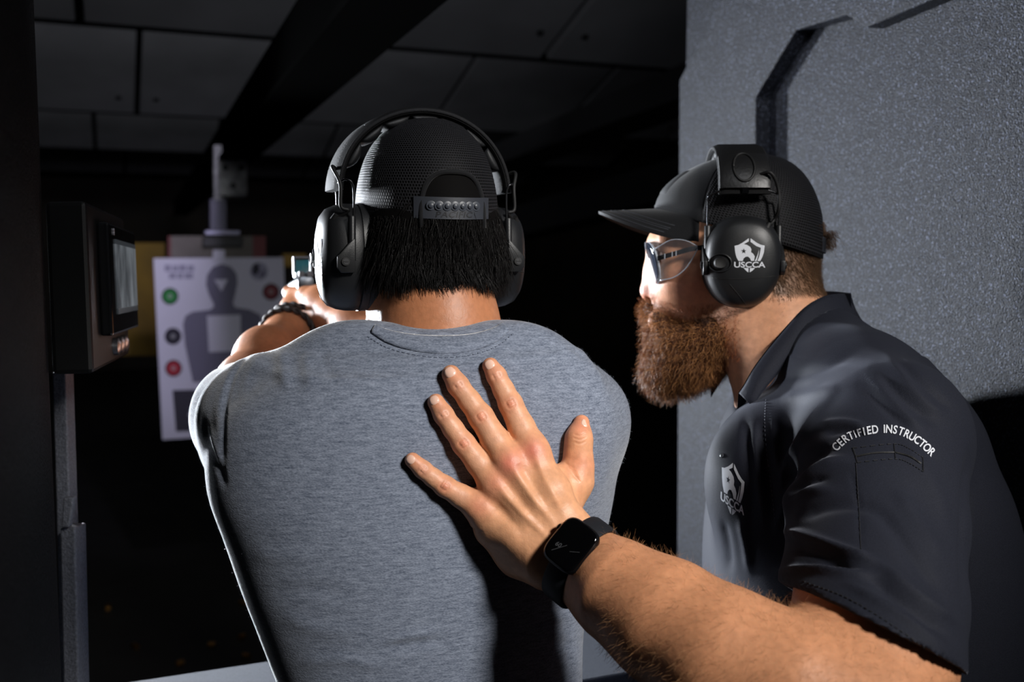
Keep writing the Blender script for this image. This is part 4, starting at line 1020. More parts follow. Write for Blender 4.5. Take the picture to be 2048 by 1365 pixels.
polo = mesh('polo_shirt', pv, pf, M_polo, inst); polo['label'] = 'dark navy short-sleeved polo shirt'
polo_bvh = bvh_of(pv, pf)
# sleeve hem stitch line, front placket, buttons
def stitch(pts, name, m, r=.0006, off=.0004, bvh=None, parent=polo, dash=True, n=60):
    L = smooth_line(pts, n); mb = MB(); hits = [cast_px(bvh or polo_bvh, *p) for p in L]
    if dash:
        for a, b in zip(hits[:-1:2], hits[1::2]):
            if a and b and np.linalg.norm(a[0]-b[0]) < .02: mb.tube([a[0]+a[1]*off, b[0]+b[1]*off], r, 5)
    else:
        P = [h[0]+h[1]*off for h in hits if h]
        if len(P) > 2: mb.tube(P, r, 5)
    if mb.v: mb.build(name, m, parent)['kind'] = 'stuff'
stitch([(1606, 1163), (1700, 1200), (1800, 1262), (1905, 1338)], 'hem_stitching', M_polod)
for ps in ([(1706, 897), (1788, 889), (1818, 898), (1845, 916)], [(1715, 926), (1790, 919), (1820, 928), (1846, 944)], [(1706, 897), (1715, 926)], [(1788, 889), (1791, 919)], [(1845, 916), (1846, 944)]):
    stitch(ps, 'pocket_stitching', M_polod, .0007, n=30)
stitch([(1712, 914), (1750, 907), (1788, 906)], 'pocket_slot', M_black, .0012, .0002, dash=False); stitch([(1792, 906), (1820, 914), (1842, 928)], 'pocket_slot', M_black, .0012, .0002, dash=False)
stitch([(1532, 800), (1530, 860), (1541, 960), (1552, 1050)], 'armhole_stitching', mat('polo_seam', lin(60, 63, 74), 0.8), .0006)
stitch([(1712, 926), (1717, 1000), (1722, 1100)], 'pocket_side_seam', M_polod, .0003, dash=False)
for x, y in ((1444, 912),):
    h = cast_px(polo_bvh, x, y)
    if h: MB().tube([h[0], h[0]+h[1]*.0008, h[0]+h[1]*.0012], [.0026, .0026, .002], 12).build('button', mat('shirt_button', lin(60, 62, 68), 0.3), polo, 'auto')
# lettering on the sleeve, laid along an arc
arc = smooth_line([(1668, 899), (1693, 877), (1717, 867), (1744, 861), (1771, 859), (1796, 862), (1820, 872), (1843, 887), (1867, 909)], 120)
sl = np.concatenate([[0], np.cumsum(np.linalg.norm(np.diff(arc, axis=0), axis=1))]); word = 'CERTIFIED INSTRUCTOR'
wid = {'I': .55, ' ': .75}; ws = np.array([wid.get(c, 1.0) for c in word]); cum = (np.cumsum(ws)-ws/2)/ws.sum()
V = []; F = []
for ch, t in zip(word, cum):
    if ch == ' ': continue
    s_ = t*sl[-1]; p = np.array([np.interp(s_, sl, arc[:, 0]), np.interp(s_, sl, arc[:, 1])]); q = np.array([np.interp(s_+3, sl, arc[:, 0]), np.interp(s_+3, sl, arc[:, 1])])-np.array([np.interp(s_-3, sl, arc[:, 0]), np.interp(s_-3, sl, arc[:, 1])])
    q /= np.linalg.norm(q); n2 = np.array([q[1], -q[0]])
    v, f = text_mesh(ch, 23, 0.45, 0.80, 'CENTER'); v2 = np.array([p+q*a+n2*(b-8) for a, b, _ in v])
    v3, f = lay_px(v2, f, polo_bvh, .0007); base = len(V); V += list(v3); F += [tuple(i+base for i in g_) for g_ in f]
lt = mesh('sleeve_lettering', V, F, M_white, polo, False); lt['label'] = 'white arched lettering CERTIFIED INSTRUCTOR'
dl = depth_at(polo_bvh, 1467, 985, 1.12); k_ = dl/FPX
logo(K(1466, 979, dl-.01), (RT*49-UP*33)/156*k_, (UP*102+RT*4)/163*k_, None, 156.0, polo_bvh, .0007, polo, M_polo)
# collar leaves around the neck
topc = [(1694, 588), (1676, 588), (1645, 595), (1605, 621), (1549, 684), (1511, 733), (1490, 769), (1478, 787)]
botc = [(1722, 646), (1700, 646), (1657, 656), (1605, 694), (1556, 748), (1525, 785), (1511, 806), (1503, 812)]
dtop = [1.262, 1.235, 1.215, 1.198, 1.186, 1.180, 1.178, 1.180]
tL = smooth_line(topc, 49); bL = smooth_line(botc, 49); dL = smooth_line([(d, 0) for d in dtop], 49)[:, 0]; nL = min(len(tL), len(bL), len(dL))
for side in (1, -1):
    G = []
    ym = K(1600, 680, 1.262)[1]
    for j in range(9):
        k = j/8; row = []
        for i in range(nL):
            p = tL[i]*(1-k)+bL[i]*k; flare = .013*k*min(1, i/6)+0.004*math.sin(k*PI)
            P = K(p[0], p[1], dL[i]-flare)
            if side < 0: P = np.array([P[0], 2*ym-P[1], P[2]])
            row.append(P)
        G.append(row)
    co = MB().grid(G).build('collar_leaf', M_polo, polo, True); sm = co.modifiers.new('thick', 'SOLIDIFY'); sm.thickness = .0028; sm.offset = -1 if side > 0 else 1
    # stand inside the leaf
    G2 = [[G[0][i]+(np.array([0, .004*side, 0])) for i in range(nL)], [G[0][i]+np.array([.0, .009*side, -.03]) for i in range(nL)]]
    MB().grid(G2).build('collar_stand', M_polo, polo, True)

# ---- body core, head and neck
fi = Field([0.10, 0.98, 1.24], [0.60, 1.48, 1.78], 0.0028)
fi.loft(smooth_rows([(z, x, y, a-.02, b-.02, ro, n) for z, x, y, a, b, ro, n in [prow(*r) for r in PR] if z > 1.25]), 0.0)
fi.ell(JP(1480, 456), [IF, IL, ZZ], (.102, .076, .082), 0.0)
fi.ell(JP(1390, 555), [IF, IL, ZZ], (.062, .058, .078), 0.04)
fi.ell(JP(1330, 486), [IF, IL, ZZ], (.022, .052, .022), 0.02)              # brow
for s in (-1, 1):
    fi.ell(JP(1366, 556, s*.042), [IF, IL, ZZ], (.026, .022, .024), 0.02)   # cheek
    fi.ball(JP(1340, 510, s*.033), .0135, 0.004)                            # eye under its lid
    fi.ell(JP(1322, 512, s*.030), [IF, IL, ZZ], (.014, .014, .010), 0.006, 'sub')
    fi.ball(JP(1337, 511, s*.033), .0125, 0.003)
    fi.chain([(JP(1478, 590, s*.060), .018), (JP(1450, 650, s*.050), .020), (JP(1345, 690, s*.012), .024)], 0.025)
    fi.ell(JP(1500, 520, s*.079), [IF, IL, ZZ], (.018, .009, .032), 0.006)
    fi.ball(JP(1314, 592, s*.012), .010, 0.006)
fi.chain([(JP(1322, 500), .012), (JP(1313, 540), .012), (JP(1302, 578), .0115)], 0.012).ball(JP(1303, 584), .0125, 0.006)
fi.cone(JP(1318, 640, -.02), JP(1318, 640, .02), .014, .014, 0.015)
fi.cone(JP(1300, 600, .010), JP(1298, 601, .014), .004, .004, 0.003, 'sub')
fi.chain([(K(1535, 565, 1.285), .062), (K(1560, 690, 1.265), .066), (K(1590, 790, 1.262), .075)], 0.03)
iv, if_ = fi.surf(); iv = relax(iv, if_, 1)
# ---- forearm and upper arm
WR = K(1146, 1114, .952)
fa = Field([-0.02, .62, 1.10], [0.50, 1.16, 1.62], 0.0030)
Aw = N(RT*.70-UP*.45-FW*.55); nw = -FW+Aw*(FW@Aw)*1.0; nw = N(-FW-Aw*((-FW)@Aw)); e1 = N(np.cross(Aw, nw))
if e1@UP < 0: e1 = -e1
fa.chain([(WR-Aw*.03, .037), (WR, .0375), (WR+Aw*.03, .0375)], 0.01, flat=(nw, .76))
fa.chain([(WR+Aw*.022-nw*.004, .0285), (K(1240, 1184, .912), .0425), (K(1330, 1242, .88), .0515), (K(1450, 1322, .84), .0575), (K(1580, 1388, .815), .0605), (EL, .062)], 0.02)
fa.chain([(EL, .065), (K(1735, 1310, .857), .069), (K(1743, 1190, .915), .064), (K(1754, 1060, .983), .060), (K(1772, 900, 1.065), .062)], 0.02)
fa.cut(WR+Aw*.004, -Aw)
av, af = fa.surf(); av = relax(av, af, 1)
# ---- the hand on the shooter's back
h0 = lambda x, y: depth_at(tee_bvh, x, y, 1.0)
def FJ(x, y, rpx, lift=0.75, r_k=1.0):
    d = h0(x, y); r = rpx*d/FPX*r_k*1.06; return (K(x, y, d-r*lift), r)
fg = Field([-.125, .855, 1.245], [.105, 1.045, 1.525], 0.00098)
FING = {'index': [(1065, 902, 28, 1.6), (1043, 855, 25, 1.05), (1021, 808, 22.5, .85), (1007, 780, 19.5, .75), (993, 752, 18.5, .75), (981, 732, 15.5, .75)],
        'middle': [(1019, 927, 28, 1.7), (990, 880, 25.5, 1.15), (962, 834, 23.5, .9), (939, 802, 20.5, .8), (916, 771, 20, .75), (902, 749, 17.5, .75)],
        'ring': [(990, 968, 26, 1.6), (958, 927, 23.5, 1.05), (927, 888, 21.5, .85), (906, 858, 19, .75), (887, 830, 18.5, .75), (872, 805, 16, .75)],
        'pinky': [(958, 1014, 24, 1.4), (922, 993, 21.5, 1.0), (889, 973, 19.5, .85), (866, 956, 17, .75), (846, 940, 16.5, .75), (825, 921, 14.5, .75)]}
WH = WR-Aw*.012
dw = float((WH-CAM)@FW)
for nm, js in FING.items():
    fg.chain([FJ(x, y, r, l) for x, y, r, l in js], 0.0035)
mc = {'index': (1142, 1045, 30), 'middle': (1126, 1066, 30), 'ring': (1108, 1088, 30), 'pinky': (1092, 1112, 32)}
for nm, (x, y, r) in mc.items():
    j = FJ(*FING[nm][0]); fg.chain([(j[0], j[1]*.97), (K((x*.55+FING[nm][0][0]*.45), (y*.55+FING[nm][0][1]*.45), (dw-.012)*.55+float((j[0]-CAM)@FW)*.45), r*1.0*dw/FPX), (K(x, y, dw-.004), r*dw/FPX)], 0.012)
fg.chain([FJ(985, 1060, 34, .85), FJ(1040, 1108, 37, 1.0), (K(1092, 1122, dw), .026)], 0.02)     # heel of the hand
fg.chain([FJ(1030, 985, 40, .7), FJ(1085, 1000, 42, .7), FJ(1110, 1040, 42, .9)], 0.02)           # palm
th = [FJ(1112, 1035, 38, .9), FJ(1152, 962, 31, .9), FJ(1157, 930, 26, .9), FJ(1156, 902, 23.5, .85), FJ(1158, 876, 23, .85), FJ(1163, 846, 15, .85)]
fg.chain(th, 0.008); fg.chain([FJ(1072, 945, 26, .8), FJ(1130, 975, 28, .8)], 0.016)
fg.chain([(WH-Aw*.02, .036), (WH+Aw*.03, .038)], 0.016, flat=(nw, .80))
fg.cut(WR+Aw*.016, Aw)
gv, gf = fg.surf(); gv = relax(gv, gf, 2)
cre = []
for nm, js in FING.items():
    for idx, hw, n_l in ((2, 13, 4), (4, 11, 2)):
        x, y, r = js[idx][:3]; dx, dy = js[idx+1][0]-js[idx-1][0], js[idx+1][1]-js[idx-1][1]; L_ = math.hypot(dx, dy); t = np.array([dx, dy])/L_; nn_ = np.array([-t[1], t[0]])
        for q in range(n_l):
            o = (q-(n_l-1)/2)*5.0; hwq = hw*(1-.12*abs(q-(n_l-1)/2)); c = np.array([x, y])+t*o; cre.append(([c-nn_*hwq-t*o*.25, c+t*o*.1, c+nn_*hwq-t*o*.25], 2.0, -.0008))
        cre.append(([np.array([x, y])-nn_*hw*.5, np.array([x, y])+nn_*hw*.5], 9, .0009))
for a_, b_ in (((1065, 905), (1128, 1030)), ((1019, 930), (1112, 1055)), ((992, 968), (1098, 1080))): cre.append(([a_, ((a_[0]+b_[0])/2-2, (a_[1]+b_[1])/2), b_], 8, .0016))
for a_, b_ in (((1040, 925), (1098, 1020)), ((1000, 950), (1075, 1045)), ((978, 1000), (1050, 1070))): cre.append(([a_, ((a_[0]+b_[0])/2, (a_[1]+b_[1])/2), b_], 11, -.0022))
for i in range(3): cre.append(([(1146, 868+i*8), (1160, 872+i*8), (1174, 866+i*8)], 2.0, -.0007))
for i in range(5): cre.append(([(1128+i*4, 925+i*6), (1150+i*3, 938+i*7)], 2.2, -.0006))
gv = folds(gv, gf, cre)
hand_bvh = bvh_of(gv, gf)
# one skin for head, arm and hand, coloured by blood and sun
AV = np.vstack([iv, av, gv]); AF = np.vstack([if_, af+len(iv), gf+len(iv)+len(av)])
sk = np.array(lin(206, 150, 116)); red = np.array(lin(200, 112, 92)); pale = np.array(lin(214, 160, 134)); tan = np.array(lin(200, 140, 102))
col = np.tile(sk, (len(AV), 1))
def blend(c, target, w_): return c*(1-w_[:, None])+target*w_[:, None]
col[len(iv):len(iv)+len(av)] = tan
gcol = np.tile(np.array(lin(208, 152, 114)), (len(gv), 1)); gx, gy, gd = proj(gv); G2 = np.stack([gx, gy], 1)
for nm, js in FING.items():
    for idx, rad, am in ((0, 26, .85 if nm in ('index', 'middle') else .45), (2, 16, .55), (4, 14, .4), (5, 20, .35)):
        gcol = blend(gcol, red, am*np.exp(-(np.hypot(gx-js[idx][0], gy-js[idx][1])/rad)**2))
    gcol = blend(gcol, pale, .5*np.exp(-(seg_dist(G2, [js[1][:2], js[4][:2]])/16)**2)*(1-np.exp(-(np.hypot(gx-js[2][0], gy-js[2][1])/18)**2)))
gcol = blend(gcol, red, .5*np.exp(-(np.hypot(gx-1160, gy-850)/26)**2)); gcol = blend(gcol, red, .35*np.exp(-(np.hypot(gx-1165, gy-930)/30)**2))
col[len(iv)+len(av):] = gcol
hx, hy, hd = proj(iv); hc = col[:len(iv)]
hc = blend(hc, red, .55*np.exp(-(np.hypot(hx-1292, hy-585)/22)**2)); hc = blend(hc, red, .4*np.exp(-(np.hypot(hx-1380, hy-570)/40)**2)); hl = (iv-H1)@IF; hm = np.clip((-hl-.015)/.012, 0, 1)*np.clip((598-hy)/10, 0, 1); hc = blend(hc, np.array(lin(96, 70, 50)), .85*hm); col[:len(iv)] = hc
ibody = mesh('body', AV, AF, M_skin, inst, True, col)
M_nail = mat('finger_nail', lin(226, 184, 164), 0.28, spec=0.6, sss=0.05)
for nm, (cx, cy, w2, l2) in {'index': (978, 728, 12, 12), 'middle': (899, 742, 13.5, 14), 'ring': (867, 798, 11.5, 12.5), 'pinky': (820, 918, 10.5, 11), 'thumb': (1169, 846, 6.5, 12)}.items():
    if nm == 'thumb': t = np.array([.12, -1.0])
    else: t = np.array([FING[nm][5][0]-FING[nm][4][0], FING[nm][5][1]-FING[nm][4][1]], float)
    t /= np.linalg.norm(t); q = np.array([-t[1], t[0]])
    dn_ = depth_at(hand_bvh, cx-t[0]*4, cy-t[1]*4, .97)+.001; G = []
    for i in range(9):
        row = []
        for j in range(9):
            a, b = -1+2*i/8, -1+2*j/8; a2 = a*math.sqrt(1-b*b/2)*1.08; b2 = b*math.sqrt(1-a*a/2)*1.08
            p = np.array([cx, cy])+q*w2*a2+t*l2*b2; h = hand_bvh.find_nearest(Vector(K(p[0], p[1], dn_)))
            edge = max(abs(a), abs(b)) > .99; row.append(np.array(h[0])+np.array(h[1])*(-.0003 if edge else .0006))
        G.append(row)
    MB().grid(G).build('finger_nail', M_nail, ibody, True)
# fine arm hair
ax_, ay_, ad_ = proj(av); an = vnormals(av, af); vw = CAM-av; vw /= np.linalg.norm(vw, axis=1, keepdims=True); fcg = (an*vw).sum(1)
mk = ((fcg > -.6) & (ax_ > 1205) & (ay_ > 1030) & ~((ax_ > 1530) & (ay_ < 1185+(ax_-1580)*.51))).astype(float)
p, n_ = sample_surface(av, af, 5200, mk)
ppx = proj(p)[0]; tdir = N(WR-EL); cl = np.array(lin(178, 132, 92))*(0.4+0.9*rng.random((5200, 1)))
strands('arm_hair', p-n_*.0006, n_*.55-UP*.5+tdir*.35, .005+.007*rng.random(5200), .0001, M_hair, ibody, 4, .25, .5, None, cl, .3, .3)

# ---- the instructor's beard, moustache and hair
M_beardbase = mat('beard_base', lin(84, 52, 33), 0.8, noise=(200, 0.4))
fq = Field(JP(1400, 680)-[.16, .16, .14], JP(1400, 680)+[.16, .16, .14], 0.0028)
fq.chain([(JP(1362, 672), .036), (JP(1354, 708), .038), (JP(1328, 748), .024)], 0.0)
for s in (-1, 1):
    fq.chain([(JP(1468, 618, s*.060), .012), (JP(1444, 662, s*.050), .023), (JP(1400, 700, s*.028), .032), (JP(1362, 728, s*.010), .032)], 0.02)
    fq.chain([(JP(1307, 616, s*.006), .0095), (JP(1322, 640, s*.026), .010), (JP(1345, 676, s*.036), .015)], 0.012)
    fq.chain([(JP(1345, 676, s*.032), .016), (JP(1420, 650, s*.048), .016)], 0.015)
fq.chain([(JP(1318, 632), .016), (JP(1326, 655), .022)], .012)
fq.blur(1); qv, qf = fq.surf(); qv = relax(qv, qf, 2)
beard = mesh('beard', qv, qf, M_beardbase, inst); beard['label'] = 'long bushy ginger beard and moustache'
nb = 22000
p, n_ = sample_surface(qv, qf, nb); bx, by, bd = proj(p)
t_ = np.clip((by-600)/190, 0, 1)[:, None]
dr = n_*(.75-.25*t_)+np.array([0, 0, -1.0])*(.35+.75*t_)+IF*(.25*np.clip((1380-bx)/90, -0.4, 1))[:, None]
ln = .009+.012*rng.random(nb)+.012*t_[:, 0]*rng.random(nb)
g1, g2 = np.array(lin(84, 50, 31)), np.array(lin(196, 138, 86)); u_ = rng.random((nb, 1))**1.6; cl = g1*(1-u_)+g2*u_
fr_ = np.clip((1345-bx)/60, 0, 1)[:, None]; cl = cl*(1+.25*fr_)  # front strands coloured lighter: light from the front painted into the beard
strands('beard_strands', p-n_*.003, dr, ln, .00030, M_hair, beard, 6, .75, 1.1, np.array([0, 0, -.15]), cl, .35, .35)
# stubble reaching up the cheek and short brown hair round the nape
def short_hair(name, parent, test, n, length, r, base, dirf, var=.6):
    x, y, d = proj(iv); m_ = test(x, y, (iv-H1)@IL, (iv-H1)@IF).astype(float)
    p, nn_ = sample_surface(iv, if_, n, m_); c = np.array(base)*(1-var/2+var*rng.random((n, 1)))
    return strands(name, p-nn_*.0008, dirf(nn_), length*(.6+.8*rng.random(n)), r, M_hair, parent, 4, .3, .6, None, c, .3, .25)
short_hair('cheek_stubble', beard, lambda x, y, l, f: (x > 1320) & (x < 1478) & (y > 612+np.abs(x-1400)*-.15) & (y < 720) & (np.abs(l) > .02), 3500, .006, .00022, lin(150, 84, 46), lambda n: n*.5+np.array([0, 0, -1.0])-IF*.1)
hairi = short_hair('hair', inst, lambda x, y, l, f: (f < -.02) & (y < 592-(x-1560)*.05) & (y > 440), 14000, .009, .0003, lin(92, 68, 48), lambda n: n*.35+np.array([0, 0, -1.0])-IF*.35)
hairi['label'] = 'short light brown hair cropped at the nape'
short_hair('nape_stubble', hairi, lambda x, y, l, f: (f < -.03) & (y > 585) & (y < 625), 1500, .006, .0002, lin(110, 76, 52), lambda n: n*.3+np.array([0, 0, -1.0])+IF*.4)
tu = np.array([JP(1641+6*rng.random(), 462+34*rng.random(), .03*rng.normal()) for _ in range(700)])
strands('hair_tuft', tu, np.tile(-IF*.55-ZZ*.7, (700, 1)), 0.009*(.6+.6*rng.random(700)), .0003, M_hair, hairi, 5, .3, .5, np.array([0, 0, -.3]), np.array(lin(84, 62, 44))*(.5+.9*rng.random((700, 1))), .3, .3)

# ---- the instructor's cap
FRI = (JP(1484, 520), IF, IL, ZZ)
GI = dict(rb=.103, rf=.113, rl=.0865, z0=.030, tilt=.031, zt=.135, pr=.70, prf=1.25, ph=.92, top_f=-.002)
cap2 = thing('trucker_cap', 'black mesh-back cap with curved brim worn by the bearded person', 'cap', JP(1484, 480))
trucker_cap(FRI, GI, cap2, (0.40, 0.26), 1.02)
brim(FRI, GI, cap2, .98, .074, .024, .0035, -.003)
rowp = []
for i in range(9):
    rowp.append([])
    for j in range(9):
        az = PI+(-.42+.84*j/8); t = .16+.36*i/8; p = dome_pt(FRI, az, t, GI); nr = N(p-JP(1484, 470)); edge = i in (0, 8) or j in (0, 8); rowp[-1].append(p+nr*(0.0 if edge else .0024))
MB().grid(rowp).build('front_patch', mat('cap_patch', lin(17, 18, 21), .8), cap2, True)
rows = []
for k in range(17):
    az = -0.46+.92*k/16; b0 = dome_pt(FRI, az, 0.02, GI); nr = N(b0-(FRI[0]+ZZ*(b0[2]-FRI[0][2]))); rows.append([b0+ZZ*.003, b0+ZZ*.003+nr*.002, b0+ZZ*.022+nr*.002, b0+ZZ*.022])
MB().rings(rows).build('snap_strap', M_strap, cap2, 'auto')

# ---- the instructor's ear defenders
hs2 = thing('ear_defenders', 'black ear defenders with white shield emblem worn by the bearded person', 'ear defenders', JP(1490, 610))
CUPW = .0475; CUPH = .0570; CKK = 1.0
for sd, Q, sh in headset((H1, IF, IL, ZZ), hs2, .099, .074, .145, .016, -.002, .016, .050, band_w=.0290): 
    if sd > 0:
        def PB(a, b, c): return H1+IF*(.016+a)+IL*b+ZZ*c
        # padded cover wrapped over the band, with its oval badge and the slot for the adjuster
        rg = []
        for k in range(11):
            t = .14+.62*k/10; w2 = .0300
            cx, cz = .101*math.cos(t), .074+(.145-.074+.002)*math.sin(t)**.92; nx_, nz2 = math.cos(t), math.sin(t)
            def pt(a, r): return PB(a, cx+nx_*r, cz+nz2*r)
            rg.append([pt(-w2, -.004), pt(-w2, .003), pt(-w2*.86, .0052), pt(0, .0066), pt(w2*.86, .0052), pt(w2, .003), pt(w2, -.004)])
        cov = MB().rings(rg).build('band_pad_cover', M_leather, hs2, 'auto')
        dg = bpy.context.evaluated_depsgraph_get(); cb = BVHTree.FromObject(cov, dg)
        def onc(a, c, off):
            h = cb.ray_cast(Vector(PB(a, .25, c)), Vector(-IL)); return np.array(h[0])+IL*off if h[0] is not None else PB(a, .11, c)
        ring_ = [onc(.001+.0125*math.cos(2*PI*k/40), .112+.0175*math.sin(2*PI*k/40), .0006) for k in range(41)]
        MB().tube(ring_, .0016, 8).build('oval_badge', M_rubber, cov, True)
        q = onc(.0, .0865, .0); MB().box(q, IF*.0042, IL*.0012, ZZ*.0065).build('adjuster_slot', mat('gloss_black', lin(8, 8, 9), .1), cov, False, .0008)

# ---- safety glasses
M_lens = mat('tinted_lens', lin(40, 46, 58), 0.06, alpha=0.8, spec=0.8); M_clear = mat('clear_shield', lin(200, 205, 215), 0.08, alpha=0.03, spec=0.8)
M_frame = mat('glasses_frame', lin(14, 14, 16), 0.25, spec=0.6); M_edge = mat('clear_edge', lin(190, 196, 206), 0.15, alpha=0.55, spec=0.8)
gl = thing('safety_glasses', 'clear wraparound safety glasses with dark lenses on the bearded person', 'glasses', JP(1320, 570))
def lens_pt(x, y, s, off=0.0):
    """x outwards from the nose, y up"""
    l = .034+x; return JP(1304-off/SI+1.0*0, 526, s*l)+IF*(-.10*x-4.2*max(x, -.01)**2+.22*y+off*0)+ZZ*y
for s in (1, -1):
    out = egg(.0275, .0265, 40, 2.5, .10); rings = []
    for k in (1.0, .8, .6, .4, .2, .02): rings.append([lens_pt(x*k, y*k, s, 0) for x, y in out])
    ln_ = MB().rings(rings, False, True); 
    lo_ = ln_.build('lens', M_lens, gl, True); sm = lo_.modifiers.new('t', 'SOLIDIFY'); sm.thickness = .002
    MB().tube([lens_pt(x, y, s) for x, y in out]+[lens_pt(*out[0], s)], .0014, 8).build('lens_rim', M_edge, gl, True)
    # temple arm and clear side shield
    hinge = lens_pt(.0275, .006, s); t1 = JP(1385, 497, s*.079); t2 = JP(1470, 492, s*.083)
    ax1 = smooth_line([hinge, JP(1345, 507, s*.072), t1, t2], 16)
    mb = MB(); rows = []
    for i, p in enumerate(ax1):
        rows.append([p+IL*s*.0012+ZZ*.0030, p+IL*s*.0012-ZZ*.0030, p-IL*s*.0012-ZZ*.0030, p-IL*s*.0012+ZZ*.0030])
    tm_ = mb.rings(rows).build('temple', M_frame, gl, 'auto')
    for q in (.20, .30, .36):
        i = int(q*(len(ax1)-1)); p = ax1[i]; MB().box(p+IL*s*.0014, IF*.0006, IL*.0004, ZZ*.0034).build('temple_inlay', M_edge, tm_)
    up_c = smooth_line([lens_pt(.026, .018, s), JP(1335, 482, s*.070), JP(1362, 483, s*.078), JP(1384, 494, s*.080)], 14)
    lw_c = smooth_line([lens_pt(.020, -.022, s), JP(1344, 552, s*.068), JP(1366, 532, s*.077), JP(1384, 499, s*.080)], 14)
    G = [[a*(1-k)+b*k+IL*s*.002*math.sin(k*PI) for a, b in zip(up_c, lw_c)] for k in (0, .2, .4, .6, .8, 1)]
    sd_ = MB().grid(G).build('side_shield', M_clear, gl, True); sm = sd_.modifiers.new('t', 'SOLIDIFY'); sm.thickness = .0015
    MB().tube(up_c, .0006, 6).build('shield_edge', M_edge, sd_, True); MB().tube(lw_c, .0007, 6).build('shield_edge', M_edge, sd_, True)
MB().tube(smooth_line([lens_pt(-.0265, .006, 1), JP(1296, 516, 0), lens_pt(-.0265, .006, -1)], 10), .002, 8).build('bridge', M_frame, gl, True)

# ---- smart watch
M_case = mat('watch_case', lin(20, 21, 24), 0.28, 0.6); M_wglass = mat('watch_glass', lin(4, 4, 5), 0.05, spec=0.6); M_band = mat('watch_band', lin(24, 26, 31), 0.6, spec=0.3)
Wc = WR+Aw*.010; Cw = Wc+e1*.0130+nw*.0370
wt = thing('smart_watch', 'black square smart watch with dark band on the wrist of the bearded person', 'watch', Wc)
loop = []
for k in range(64):
    t = 2*PI*k/64; rr = .0430*math.cos(t), .0355*math.sin(t); c = Wc+e1*rr[0]+nw*rr[1]; no = N(e1*math.cos(t)/.043+nw*math.sin(t)/.034)
    loop.append([c-Aw*.012-no*.001, c-Aw*.012+no*.0008, c-Aw*.010+no*.0016, c+Aw*.010+no*.0016, c+Aw*.012+no*.0008, c+Aw*.012-no*.001])
loop.append(loop[0]); MB().rings(loop, False, False).build('band', M_band, wt, 'auto')
ctr = Cw; e1_, nw_ = e1, nw
nw = N(nw+e1*.26); e1 = N(np.cross(Aw, nw)); e1 = e1 if e1@UP > 0 else -e1
def sq(a, b, n=48, e=4.2): return [(a*math.copysign(abs(math.cos(2*PI*i/n))**(2/e), math.cos(2*PI*i/n)), b*math.copysign(abs(math.sin(2*PI*i/n))**(2/e), math.sin(2*PI*i/n))) for i in range(n)]
def wr_(sa, sb, h): return [ctr+e1*x+Aw*y+nw*h for x, y in sq(.0240*sa, .0205*sb)]
MB().rings([wr_(.86, .86, -.0045), wr_(.97, .97, -.003), wr_(1, 1, 0), wr_(1, 1, .003), wr_(.975, .975, .0048), wr_(.95, .95, .0054)]).build('case', M_case, wt, 'auto')
gls = MB().rings([wr_(.955, .955, .0048), wr_(.94, .94, .0060), wr_(.90, .895, .0068), wr_(.80, .79, .0072), wr_(.4, .4, .0074), wr_(.02, .02, .0074)]).build('glass', M_wglass, wt, 'auto')
cp = ctr-Aw*.0205+e1*.007+nw*.0005; MB().tube([cp, cp-Aw*.002, cp-Aw*.0026], [.0034, .0034, .0026], 16).build('crown', M_case, wt, 'auto')
M_wt = mat('watch_digits', lin(30, 31, 33), .5, emit=(lin(120, 120, 122), .12))
v2, f2 = text_mesh('60', .006, .0001, 1.0, 'CENTER'); xe, ye = N(RT*.95-UP*.3), None
def wpt(a, b, h=.0078): return ctr+e1*a+Aw*b+nw*h
bx_ = N(Aw*.9+e1*.1); by_ = N(e1)
mesh('digits', [wpt(-.009, -.008)+bx_*x+by_*y for x, y, _ in v2], f2, M_wt, gls, False)
MB().tube([wpt(-.015, -.010), wpt(-.003, -.001)], .00025, 5).tube([wpt(-.006, .005), wpt(-.001, .013)], .00022, 5).build('hand_lines', M_wt, gls)

e1, nw = e1_, nw_
# ---- the instructor's trousers and shoes (below the frame)
cw = K(1745, 1500, 1.25); legs(inst, np.array([cw[0], cw[1], 0]), IF, IL, 1.10, .17, mat('khaki_dark', lin(34, 33, 32), .85), M_shoe, .15)

# ================================================================== pistol with its sight, bracelet
M_slide = mat('pistol_steel', lin(60, 62, 66), 0.32, 0.8); M_grip = mat('pistol_polymer', lin(18, 18, 19), 0.55); M_sightglass = mat('sight_glass', lin(30, 90, 100), 0.08, alpha=.55, spec=.8)
muz = T(470, 640); ps = K(612, 572, 1.57); pf_ = N(muz-ps); pr_ = N(np.cross(pf_, ZZ)); pu = np.cross(pr_, pf_)
gun = thing('pistol', 'dark pistol with a reflex sight held in both hands', 'pistol', ps-ZZ*.12)
def G_(a, b, c): return ps+pf_*a+pr_*b+pu*c
MB().prism([(-.013, -.010), (.013, -.010), (.013, .010), (.009, .015), (-.009, .015), (-.013, .010)], G_(0, 0, 0), pr_, pu, pf_*.19).build('slide', M_slide, gun, 'auto', .0012)
for k in range(6): MB().box(G_(.012+.006*k, 0, .001), pf_*.0012, pr_*.0138, pu*.009).build('slide_serration', M_grip, gun)
MB().box(G_(.085, 0, -.019), pf_*.085, pr_*.0125, pu*.0095).build('frame', M_grip, gun, 'auto', .002)
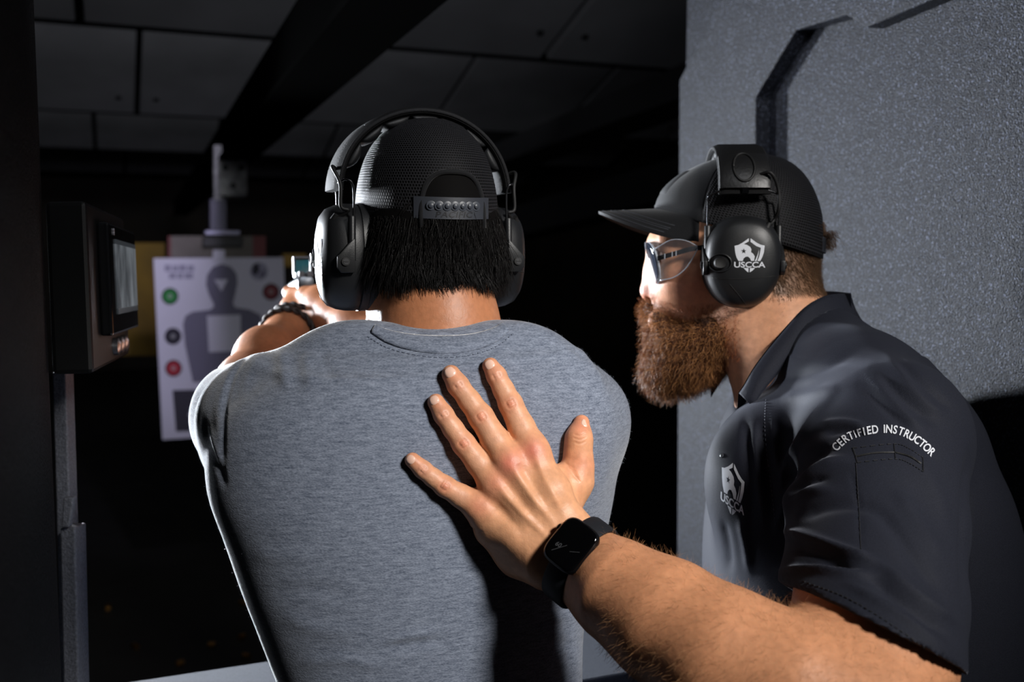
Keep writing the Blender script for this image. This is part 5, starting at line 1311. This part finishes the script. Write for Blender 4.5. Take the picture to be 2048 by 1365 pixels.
MB().box(G_(.012, 0, -.065), N(pf_*.9-pu*.15)*.024, pr_*.015, N(pu+pf_*.25)*.045).build('grip', M_grip, gun, 'auto', .005)
MB().tube(smooth_line([G_(.045, 0, -.028), G_(.055, 0, -.050), G_(.085, 0, -.050), G_(.09, 0, -.028)], 16), .003, 6).build('trigger_guard', M_grip, gun, True)
MB().tube([G_(.189, 0, .004), G_(.196, 0, .004)], .0065, 14).build('barrel', M_slide, gun, 'auto')
for s in (-1, 1): MB().box(G_(.006, s*.0065, .019), pf_*.003, pr_*.004, pu*.0042).build('rear_sight', M_slide, gun, False, .0006)
op = MB(); so_ = G_(.035, 0, .0)
MB().box(G_(.035, 0, .0185), pf_*.020, pr_*.0145, pu*.0035).build('optic_base', M_slide, gun, False, .001)
of = MB(); of.box(G_(.045, -.0135, .035), pf_*.006, pr_*.0018, pu*.014).box(G_(.045, .0135, .035), pf_*.006, pr_*.0018, pu*.014).box(G_(.045, 0, .048), pf_*.006, pr_*.0153, pu*.0018)
fo = of.build('optic_frame', M_slide, gun, False, .0006)
MB().box(G_(.046, 0, .0345), pf_*.001, pr_*.0118, pu*.0125).build('optic_glass', M_sightglass, fo)
brc = thing('bracelet', 'dark braided bracelet on the wrist of the person in the grey t-shirt', 'bracelet', K(580, 672, 1.535))
bd_ = N(K(590, 652, 1.555)-K(540, 706, 1.43)); ba = N(np.cross(bd_, ZZ)); bb = np.cross(ba, bd_)
for tw, bcn, rb_ in ((0, K(585, 656, 1.536), .0375), (PI, K(585, 656, 1.536), .0375), (0, K(575, 668, 1.515), .0395), (PI, K(575, 668, 1.515), .0395)):
    pts = []
    for k in range(91):
        t = 2*PI*k/90; tw_ = 9*t+tw; r = rb_+.0022*math.cos(tw_); pts.append(bcn+ba*r*math.cos(t)+bb*r*math.sin(t)*1.0+bd_*(.0030*math.sin(tw_)+.004*math.cos(t)))
    MB().tube(pts, .0030, 6).build('braided_cord', mat('bracelet_cord', lin(38, 28, 24), .6), brc, True)
